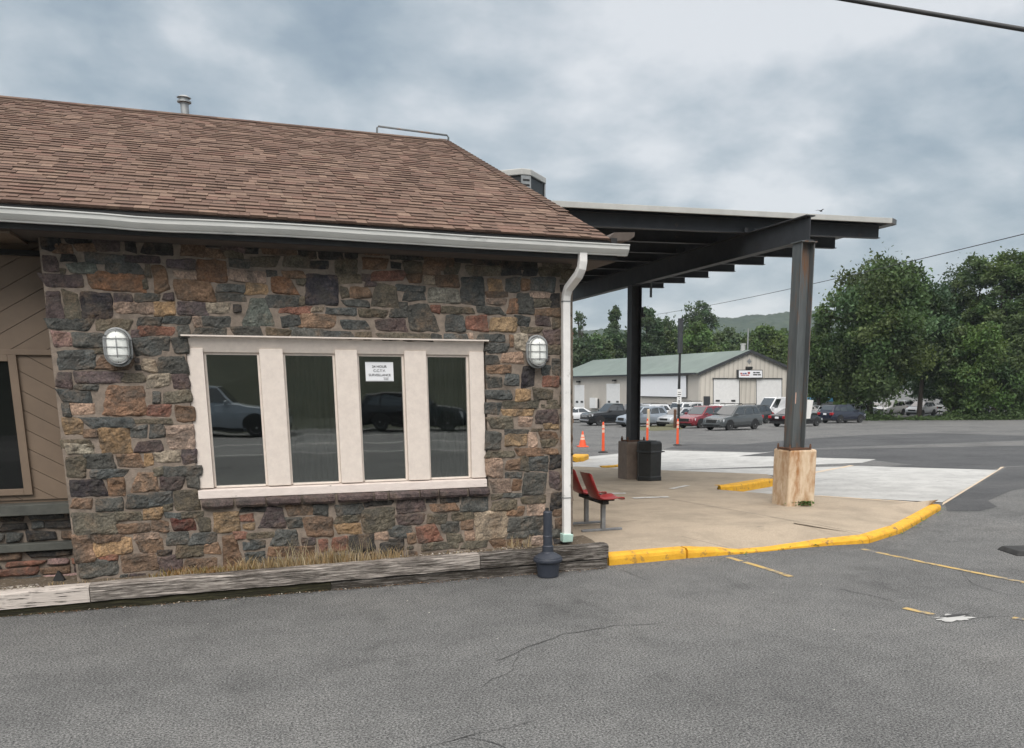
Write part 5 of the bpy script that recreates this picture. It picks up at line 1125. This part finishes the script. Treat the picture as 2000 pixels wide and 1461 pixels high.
def tree(px, ytop, D, wpx, label, kind='mid', n=9000, size=.2, low=.12, blobs=34, br=(.16, .3), flat=0, shape='round', sparse=False, cat='tree', name='tree', group='trees around the lot', grp=True):
    g = dep(px, 748, D); g.z = gz(g.y)-.1; Ht = (748.6-ytop)*D/F+H-g.z; rad = wpx*D/F/2
    root = empty(name, g, RNG.uniform(0, 6.28), label, cat, group if grp else None)
    zc0, zc1 = Ht*low, Ht; bl = []
    for k in range(blobs):
        for _ in range(60):
            v = RNG.uniform(-1, 1, 3); r2 = np.hypot(v[0], v[1]); t = (v[2]+1)/2
            if shape == 'round': lim = math.sqrt(max(0, 1-((t-.48)/.54)**2))
            elif shape == 'cone': lim = (1-t)*.95+.08
            else: lim = .75+.25*math.sin(t*9) if t < .8 else (1-t)*4
            if r2 < lim and r2 > lim*(.35 if not sparse else .1): break
        b = RNG.uniform(*br)*rad
        z = zc0+(zc1-zc0-b)*t+b*.25
        bl.append((v[0]*(rad-b*.55), v[1]*(rad-b*.55), z, b))
    if shape == 'round': bl += [(rad*.1, 0, zc1-rad*.34, rad*.34), (-rad*.25, rad*.1, zc1-rad*.62, rad*.36), (rad*.28, -rad*.15, zc1-rad*.70, rad*.36), (0, .2*rad, zc1-rad*.9, rad*.4)]
    cs, ts = [], []; wts = np.array([b[3]**2 for b in bl]); wts = wts/wts.sum()
    for (bx, by, bz_, b), w in zip(bl, wts):
        k = max(20, int(n*w)); d = RNG.normal(size=(k, 3)); d /= np.linalg.norm(d, axis=1, keepdims=True)
        rr_ = b*RNG.beta(3.2, 1.6, (k, 1))*1.12
        p = d*rr_*np.array([1, 1, .62 if flat else .85])+np.array([bx, by, bz_])
        tone = RNG.uniform(.62, 1.30); warm = RNG.uniform(.88, 1.18)
        tt = tone*RNG.uniform(.7, 1.3, (k, 1))*np.array([[warm, 1, RNG.uniform(.8, 1.1)]])
        q = RNG.random(k) < .28; p[q] += RNG.normal(size=(int(q.sum()), 3))*b*.34
        cs.append(p); ts.append(np.clip(tt, .2, 1.9))
    crown = leaves('crown', np.concatenate(cs), size, LEAF[kind], root, np.concatenate(ts), .45 if flat else 0)
    mb = MB(); tr = max(.12, Ht*.016); hh = Ht*(.82 if shape != 'round' else .66)
    mb.tube([(0, 0, -.3), (tr*.3, 0, hh*.3), (-tr*.5, tr*.4, hh*.65), (0, 0, hh)], [tr*1.3, tr, tr*.7, tr*.2], 8)
    for i in sorted(range(len(bl)), key=lambda i: -bl[i][3])[:(26 if sparse else 12)]:
        bx, by, bz_, b = bl[i]; z0 = min(hh*.9, bz_*.62)
        mb.tube([(0, 0, z0), (bx*.5, by*.5, z0+(bz_-z0)*.62), (bx*.95, by*.95, bz_)], [tr*.42, tr*.26, tr*.08], 5)
    mb.build('trunk', M['bark'], root)
    return root
# right hand side
tree(1702, 507, 89, 215, 'big dense round leafed tree at the right of the canopy', 'mid', 44000, .21, .11, 90, (.18, .31))
tree(1602, 600, 93, 70, 'narrow ragged tree hugging the left side of the big tree', 'mid', 9000, .20, .03, 36, (.32, .52))
tree(1800, 556, 93, 120, 'lower spreading tree filling in right of the big tree', 'dark', 13000, .20, .22, 46, (.22, .38))
tree(1852, 518, 104, 160, 'dark pointed evergreen between the big tree and the feathery trees', 'dark', 26000, .24, .12, 140, (.20, .32), 1, 'cone')
tree(1890, 508, 101, 120, 'feathery tree with layered branches right of the dark evergreen', 'mid', 20000, .22, .05, 90, (.18, .30), 1, 'round')
tree(1948, 496, 98, 135, 'taller feathery tree left of the picture edge', 'mid', 22000, .22, .05, 90, (.17, .30), 1, 'round')
tree(2005, 488, 97, 130, 'tallest feathery tree at the right edge of the picture', 'mid', 20000, .22, .05, 90, (.17, .30), 1, 'round')
tree(2095, 515, 96, 150, 'feathery tree cut off by the right edge of the picture', 'mid', 14000, .24, .05, 80, (.18, .31), 1, 'round')
tree(1866, 640, 90, 76, 'bushy young tree in front of the dark evergreen', 'mid', 10000, .19, .03, 50, (.22, .38))
tree(1912, 632, 89, 140, 'wide bright green bush tree below the feathery trees', 'fresh', 18000, .19, .0, 56, (.2, .36))
tree(1985, 655, 88.5, 120, 'dark bush tree at the right edge of the lot', 'mid', 15000, .19, .0, 50, (.22, .38))
tree(2065, 640, 88, 130, 'bush tree just beyond the right edge of the lot', 'dark', 11000, .2, .0, 44, (.22, .38))
tree(1578, 690, 125, 90, 'light green tree showing right of the right canopy post', 'fresh', 9000, .26, .0, 40, (.24, .4))
tree(1625, 735, 118, 90, 'low yellowish bush behind the pale cars', 'light', 6000, .24, .0, 34, (.24, .4), cat='bush', name='bush')
# behind the warehouse
back = [(1133, 660, 158, 80, 'dark'), (1165, 655, 160, 76, 'mid'), (1196, 645, 165, 74, 'dark'), (1228, 645, 168, 76, 'dark'), (1262, 608, 160, 74, 'dark'), (1300, 625, 164, 78, 'mid'), (1335, 645, 170, 80, 'dark'),
        (1362, 634, 152, 86, 'fresh'), (1398, 655, 160, 76, 'mid'), (1424, 642, 166, 78, 'dark'), (1462, 650, 158, 78, 'mid'), (1494, 638, 150, 88, 'fresh'), (1532, 645, 154, 86, 'fresh'), (1568, 662, 160, 76, 'mid')]
LB = ['dark tree at the left end behind the warehouse', 'mid green tree second along behind the warehouse roof', 'dark tree under the lone tufted crown', 'dark tree behind the left canopy post', 'tall dark tree right of the left canopy post', 'leaning mid green tree left of the sign pole',
      'dark tree behind the top of the sign pole', 'rounded fresh green tree under the open branched tree', 'low mid green tree left of the roof peak', 'dark round tree left of the warehouse flue', 'mid green tree behind the warehouse flue', 'broad light green tree right of the warehouse flue', 'light green tree left of the right canopy post', 'mid green tree hidden behind the right canopy post']
for (px, yt, D, w, k), l in zip(back, LB): tree(px, yt, D, w, l, k, 12000, .32, .0, 60, (.2, .36), group='trees behind the warehouse')
tree(1201, 604, 172, 34, 'lone tufted crown standing above the dark trees', 'dark', 2400, .28, .62, 18, (.32, .5), group='trees behind the warehouse')
tree(1362, 596, 176, 96, 'open branched tree with sparse dark leaves above the warehouse', 'dark', 5200, .28, .42, 70, (.12, .22), sparse=True, group='trees behind the warehouse')
tree(1132, 614, 176, 40, 'thin twiggy treetop at the corner of the stone building', 'dark', 600, .26, .55, 26, (.10, .2), sparse=True, group='trees behind the warehouse')
# undergrowth along the edge of the lot
cs = []; ts = []
for k in range(260):
    px = RNG.uniform(1690, 2120); D = RNG.uniform(86, 90); g = dep(px, 748, D); b = RNG.uniform(.25, .8); m = 46
    if 1740 < px < 1850: b *= .32
    p = RNG.normal(size=(m, 3))*np.array([b, b, b*.5])+np.array([g.x, g.y, gz(g.y)+b*.45]); p[:, 2] = np.maximum(p[:, 2], gz(g.y)); cs.append(p); ts.append(RNG.uniform(.5, 1.3, (m, 1))*np.array([[1, 1, .9]]))
o = leaves('undergrowth', np.concatenate(cs), .13, LEAF['mid'], None, np.concatenate(ts)); tag(o, 'weedy undergrowth along the far edge of the lot below the trees', 'undergrowth', kind='stuff')
cs, ts = [], []
for k in range(1100):                         # the wood behind the lone trees, one far mass
    px = RNG.uniform(560, 1680); D = RNG.uniform(186, 205); g = dep(px, 748, D); b = RNG.uniform(1.6, 3.0); m = 60
    top_ = (748-(668+14*noise.noise(Vector((px*.02, 0, 3)))))*D/F+H
    z = gz(g.y)+(top_-gz(g.y)-b)*RNG.uniform(.15, 1)
    p = RNG.normal(size=(m, 3))*b*.5+np.array([g.x, g.y, z]); cs.append(p); ts.append(RNG.uniform(.55, 1.3)*RNG.uniform(.8, 1.2, (m, 1))*np.array([[1, 1, .95]]))
o = leaves('background_wood', np.concatenate(cs), .42, LEAF['mid'], None, np.concatenate(ts)); tag(o, 'continuous dark green wood closing the view behind the warehouse trees', 'wood', kind='stuff')
# ================================================================ hills
M['hill'] = pm('wooded_hill', (.022, .037, .022), (.040, .058, .028), .09, .9, 0, spec=.1, lo=.40, hi=.62, c3=(.020, .036, .022), s3=.03, lo3=.45, hi3=.6)
us = [-1500, -1100, -800, -600, -450]+[-330+4*i for i in range(255)]+[720, 820, 950, 1150, 1450]; vs_ = [820+4.5*j for j in range(118)]
def ridge(u):
    t = [(-1500, 60), (-400, 72), (0, 81), (120, 84), (200, 96), (330, 108), (480, 104), (700, 92), (1500, 70)]
    for (a, za), (b, zb) in zip(t, t[1:]):
        if u <= b: f = (u-a)/(b-a); f = f*f*(3-2*f); return za+(zb-za)*f
    return 70
hv = []
for v in vs_:
    for u in us:
        f = max(0, min(1, (v-840)/420)); f = f*f*(3-2*f)*.25+f*.75; z = -2+(ridge(u)-4)*f
        p = _r*u+_h*v
        dd = noise.voronoi(Vector((p.x/10.5, p.y/12.0, 0)))[0]; z += (6.0*max(0, .8-dd[0])+7*noise.noise(Vector((p.x/26, p.y/26, 2)))*.5)*(1 if f > .02 else 0)
        z += 5*noise.noise(Vector((p.x/140, p.y/140, 7)))*f
        if v > 1290: z -= (v-1290)*.25
        hv.append((p.x, p.y, z))
n = len(us); mb = MB(); mb.add(hv, [(j*n+i, j*n+i+1, (j+1)*n+i+1, (j+1)*n+i) for j in range(len(vs_)-1) for i in range(n-1)])
tag(mb.build('wooded_hills', M['hill'], smooth=True), kind='structure')
# ================================================================ cables and bird
def cable(pts, r, label, name, sag=.02):
    (a, b) = pts; n = 24; L = (b-a).length
    mb = MB(); mb.tube([a.lerp(b, i/n)-_u*sag*L*4*(i/n)*(1-i/n) for i in range(n+1)], r, 6); tag(mb.build(name, M['wire'], smooth=True), label, 'cable')
a, b = dep(1690, -2, 9.6), dep(2000, 50, 9.0); cable((a+(a-b)*5, b+(b-a)*5), .022, 'thick black overhead cable crossing the top right corner', 'overhead_cable', .002)
a, b = dep(1282, 614, 175), dep(2010, 428, 62); b2 = b+(b-a)*.5; cable((a, b2), .032, 'thin overhead wire rising to the right behind the canopy', 'overhead_cable', .006)
bo = empty('bird', dep(1603, 412, 40), R(20), 'tiny dark bird flying above the right end of the canopy', 'bird')
mb = MB(); mb.lathe([(.004, -.11), (.02, -.07), (.035, 0), (.028, .05), (.018, .08), (.014, .10), (.003, .125)], n=10, M=Matrix.Rotation(PI/2, 4, 'Y')); mb.add([(-.10, -.02, 0), (-.10, .02, 0), (-.18, .04, .0), (-.18, -.04, .0)], [(0, 1, 2, 3)]); mb.build('body', M['wire'], bo)
for sd_ in (-1, 1): mb = MB(); mb.add([(.05, sd_*.02, .005), (-.05, sd_*.02, .005), (-.04, sd_*.14, .06), (.05, sd_*.13, .065), (-.05, sd_*.27, .03)], [(0, 1, 2, 3), (3, 2, 4)]); mb.build('wing', M['wire'], bo)
# ================================================================ what stands across the road (mirrored in the panes)
mb = MB(); mb.add([(-60, -17, .006), (60, -17, .006), (60, -7.5, .006), (-60, -7.5, .006)], [(0, 1, 2, 3)]); tag(mb.build('road', M['road']), kind='structure')
mb = MB()
for y in (-8.1, -12.0, -12.35, -16.4): mb.add([(-60, y, .010), (60, y, .010), (60, y+.14, .010), (-60, y+.14, .010)], [(0, 1, 2, 3)])
tag(mb.build('painted_line', M['line_white']), kind='structure')
M['bank'] = pm('grassy_bank', (.035, .042, .026), (.05, .054, .034), .6, .95, .03)
mb = MB(); xs_ = [-70+5*i for i in range(29)]; yy = [-21, -24, -28, -33, -40, -55]; zz = [-.05, .5, 2.2, 4.2, 6.5, 8]
mb.add([(x, y+noise.noise(Vector((x*.1, y, 0)))*1.2, z+noise.noise(Vector((x*.2, y*.2, 4)))*.6*(z > 0)) for y, z in zip(yy, zz) for x in xs_], [(j*29+i, (j+1)*29+i, (j+1)*29+i+1, j*29+i+1) for j in range(5) for i in range(28)])
tag(mb.build('grass_bank', M['bank']), kind='structure')
cs, ts = [], []
for k in range(420):
    c = np.array([RNG.uniform(-60, 60), RNG.uniform(-52, -33), 0]); c[2] = 3.2+(-34-c[1])*.2+RNG.uniform(-1, 5.5); b = RNG.uniform(.9, 2.0); m = 50
    p = RNG.normal(size=(m, 3))*b*.6+c; cs.append(p); ts.append(RNG.uniform(.5, 1.2, (m, 1))*np.ones((1, 3)))
o = leaves('roadside_wood', np.concatenate(cs), .40, LEAF['dark'], None, np.concatenate(ts)); tag(o, 'dark wood on the bank across the road mirrored in the window panes', 'wood', kind='stuff')
def backcar(x, y, rz, kind, col, label, cat):
    o = car(1200, 50, 0, kind, col, label, cat=cat, group='vehicles across the road'); o.location = (x, y, gz(y)+.01); o.rotation_euler.z = rz
backcar(-1.6, -18.6, R(8), 'pickup', SIL, 'silver pickup across the road mirrored in the left window pane', 'pickup truck')
backcar(6.5, -19.3, R(8), 'suv', BLK, 'dark car across the road mirrored in the third window pane', 'car')
backcar(12.5, -19.3, R(8), 'van', WHT, 'white van across the road mirrored in the right window pane', 'van')
# ================================================================ light, sky, camera
SUN_EL, SUN_AZ = R(44), R(205)               # azimuth clockwise from +y
w = bpy.data.worlds.new('World'); S.world = w; w.use_nodes = True; t = w.node_tree; bg = t.nodes['Background']; bg.inputs['Strength'].default_value = .1
sky = t.nodes.new('ShaderNodeTexSky'); sky.sky_type = 'NISHITA'; sky.sun_disc = False; sky.sun_elevation = SUN_EL; sky.sun_rotation = SUN_AZ; sky.air_density = 1.2; sky.dust_density = 2.5
tc = t.nodes.new('ShaderNodeTexCoord'); sp = t.nodes.new('ShaderNodeSeparateXYZ'); t.links.new(tc.outputs['Generated'], sp.inputs[0])
def mth(op, a, b=None, clamp=False):
    n = t.nodes.new('ShaderNodeMath'); n.operation = op; n.use_clamp = clamp
    for i, q in enumerate((a, b)):
        if q is None: continue
        if hasattr(q, 'is_output'): t.links.new(q, n.inputs[i])
        else: n.inputs[i].default_value = q
    return n.outputs[0]
zc = mth('MAXIMUM', sp.outputs[2], 0.0); den = mth('ADD', zc, .30)
cb = t.nodes.new('ShaderNodeCombineXYZ'); t.links.new(mth('DIVIDE', sp.outputs[0], den), cb.inputs[0]); t.links.new(mth('DIVIDE', sp.outputs[1], den), cb.inputs[1]); cb.inputs[2].default_value = CLOUD_SEED
n1 = tex(t, cb.outputs[0], .95, 8, .52); n1.inputs['Distortion'].default_value = .6
n2 = tex(t, cb.outputs[0], 2.6, 6, .55)
v = mth('ADD', mth('MULTIPLY', n1.outputs[0], .62), mth('MULTIPLY', n2.outputs[0], .38))
# a brighter break in the cloud deck, up to the right
bd = ray(1560, 90).normalized(); vd = t.nodes.new('ShaderNodeVectorMath'); vd.operation = 'DOT_PRODUCT'; t.links.new(tc.outputs['Generated'], vd.inputs[0]); vd.inputs[1].default_value = bd
br_ = mth('MULTIPLY', mth('POWER', mth('MAXIMUM', vd.outputs['Value'], 0), 40), .028)
v = mth('ADD', v, br_)
cr = ramp(t, v, [(.40, (1.45, 1.95, 2.5)), (.46, (2.3, 2.8, 3.25)), (.51, (3.35, 3.75, 4.1)), (.575, (5.2, 5.35, 5.55))])
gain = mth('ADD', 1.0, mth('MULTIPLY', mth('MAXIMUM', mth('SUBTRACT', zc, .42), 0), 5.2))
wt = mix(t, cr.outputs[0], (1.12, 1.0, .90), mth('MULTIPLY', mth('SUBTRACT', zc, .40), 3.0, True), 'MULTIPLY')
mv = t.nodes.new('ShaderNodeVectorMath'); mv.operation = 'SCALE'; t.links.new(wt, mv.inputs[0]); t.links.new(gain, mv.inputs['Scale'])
sc_ = t.nodes.new('ShaderNodeVectorMath'); sc_.operation = 'SCALE'; t.links.new(sky.outputs[0], sc_.inputs[0]); sc_.inputs['Scale'].default_value = 1.0
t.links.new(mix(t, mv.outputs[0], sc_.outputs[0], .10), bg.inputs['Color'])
sl_ = bpy.data.lights.new('sun', 'SUN'); sl_.energy = 1.5; sl_.angle = R(35); sl_.color = (1, .97, .93); so = bpy.data.objects.new('sun', sl_); COL.objects.link(so)
dirv = Vector((math.sin(SUN_AZ)*math.cos(SUN_EL), math.cos(SUN_AZ)*math.cos(SUN_EL), math.sin(SUN_EL))); so.rotation_euler = dirv.to_track_quat('Z', 'Y').to_euler(); so.location = (0, 0, 30)
if HAZE:
    mb = MB(); mb.box(-1580, 1580, -80, 1580, -5, 190); hz = mb.build('haze', []); tag(hz, kind='stuff')
    m = bpy.data.materials.new('haze_air'); m.use_nodes = True; t = m.node_tree; t.nodes.remove(t.nodes['Principled BSDF'])
    pv = t.nodes.new('ShaderNodeVolumePrincipled'); pv.inputs['Color'].default_value = (.80, .90, .96, 1); pv.inputs['Density'].default_value = HAZE; pv.inputs['Anisotropy'].default_value = .2
    t.links.new(pv.outputs[0], t.nodes['Material Output'].inputs['Volume']); hz.data.materials.append(m)
cam = bpy.data.cameras.new('camera'); co = bpy.data.objects.new('camera', cam); COL.objects.link(co); S.camera = co
co.location = EYE; co.rotation_euler = (PI/2-PITCH, 0, -YAW); cam.sensor_fit = 'HORIZONTAL'; cam.sensor_width = 36; cam.lens = F/2000*36
cam.shift_x = -(PX-1000)/2000; cam.shift_y = (PY-730.5)/2000; cam.clip_start = .1; cam.clip_end = 6000
S.view_settings.view_transform = 'Standard'; S.view_settings.look = 'None'; S.view_settings.exposure = EXPO; S.view_settings.gamma = 1; S.view_settings.use_curve_mapping = False
S.cycles.max_bounces = 6; S.cycles.transparent_max_bounces = 12; S.cycles.volume_bounces = 0; S.cycles.use_denoising = True
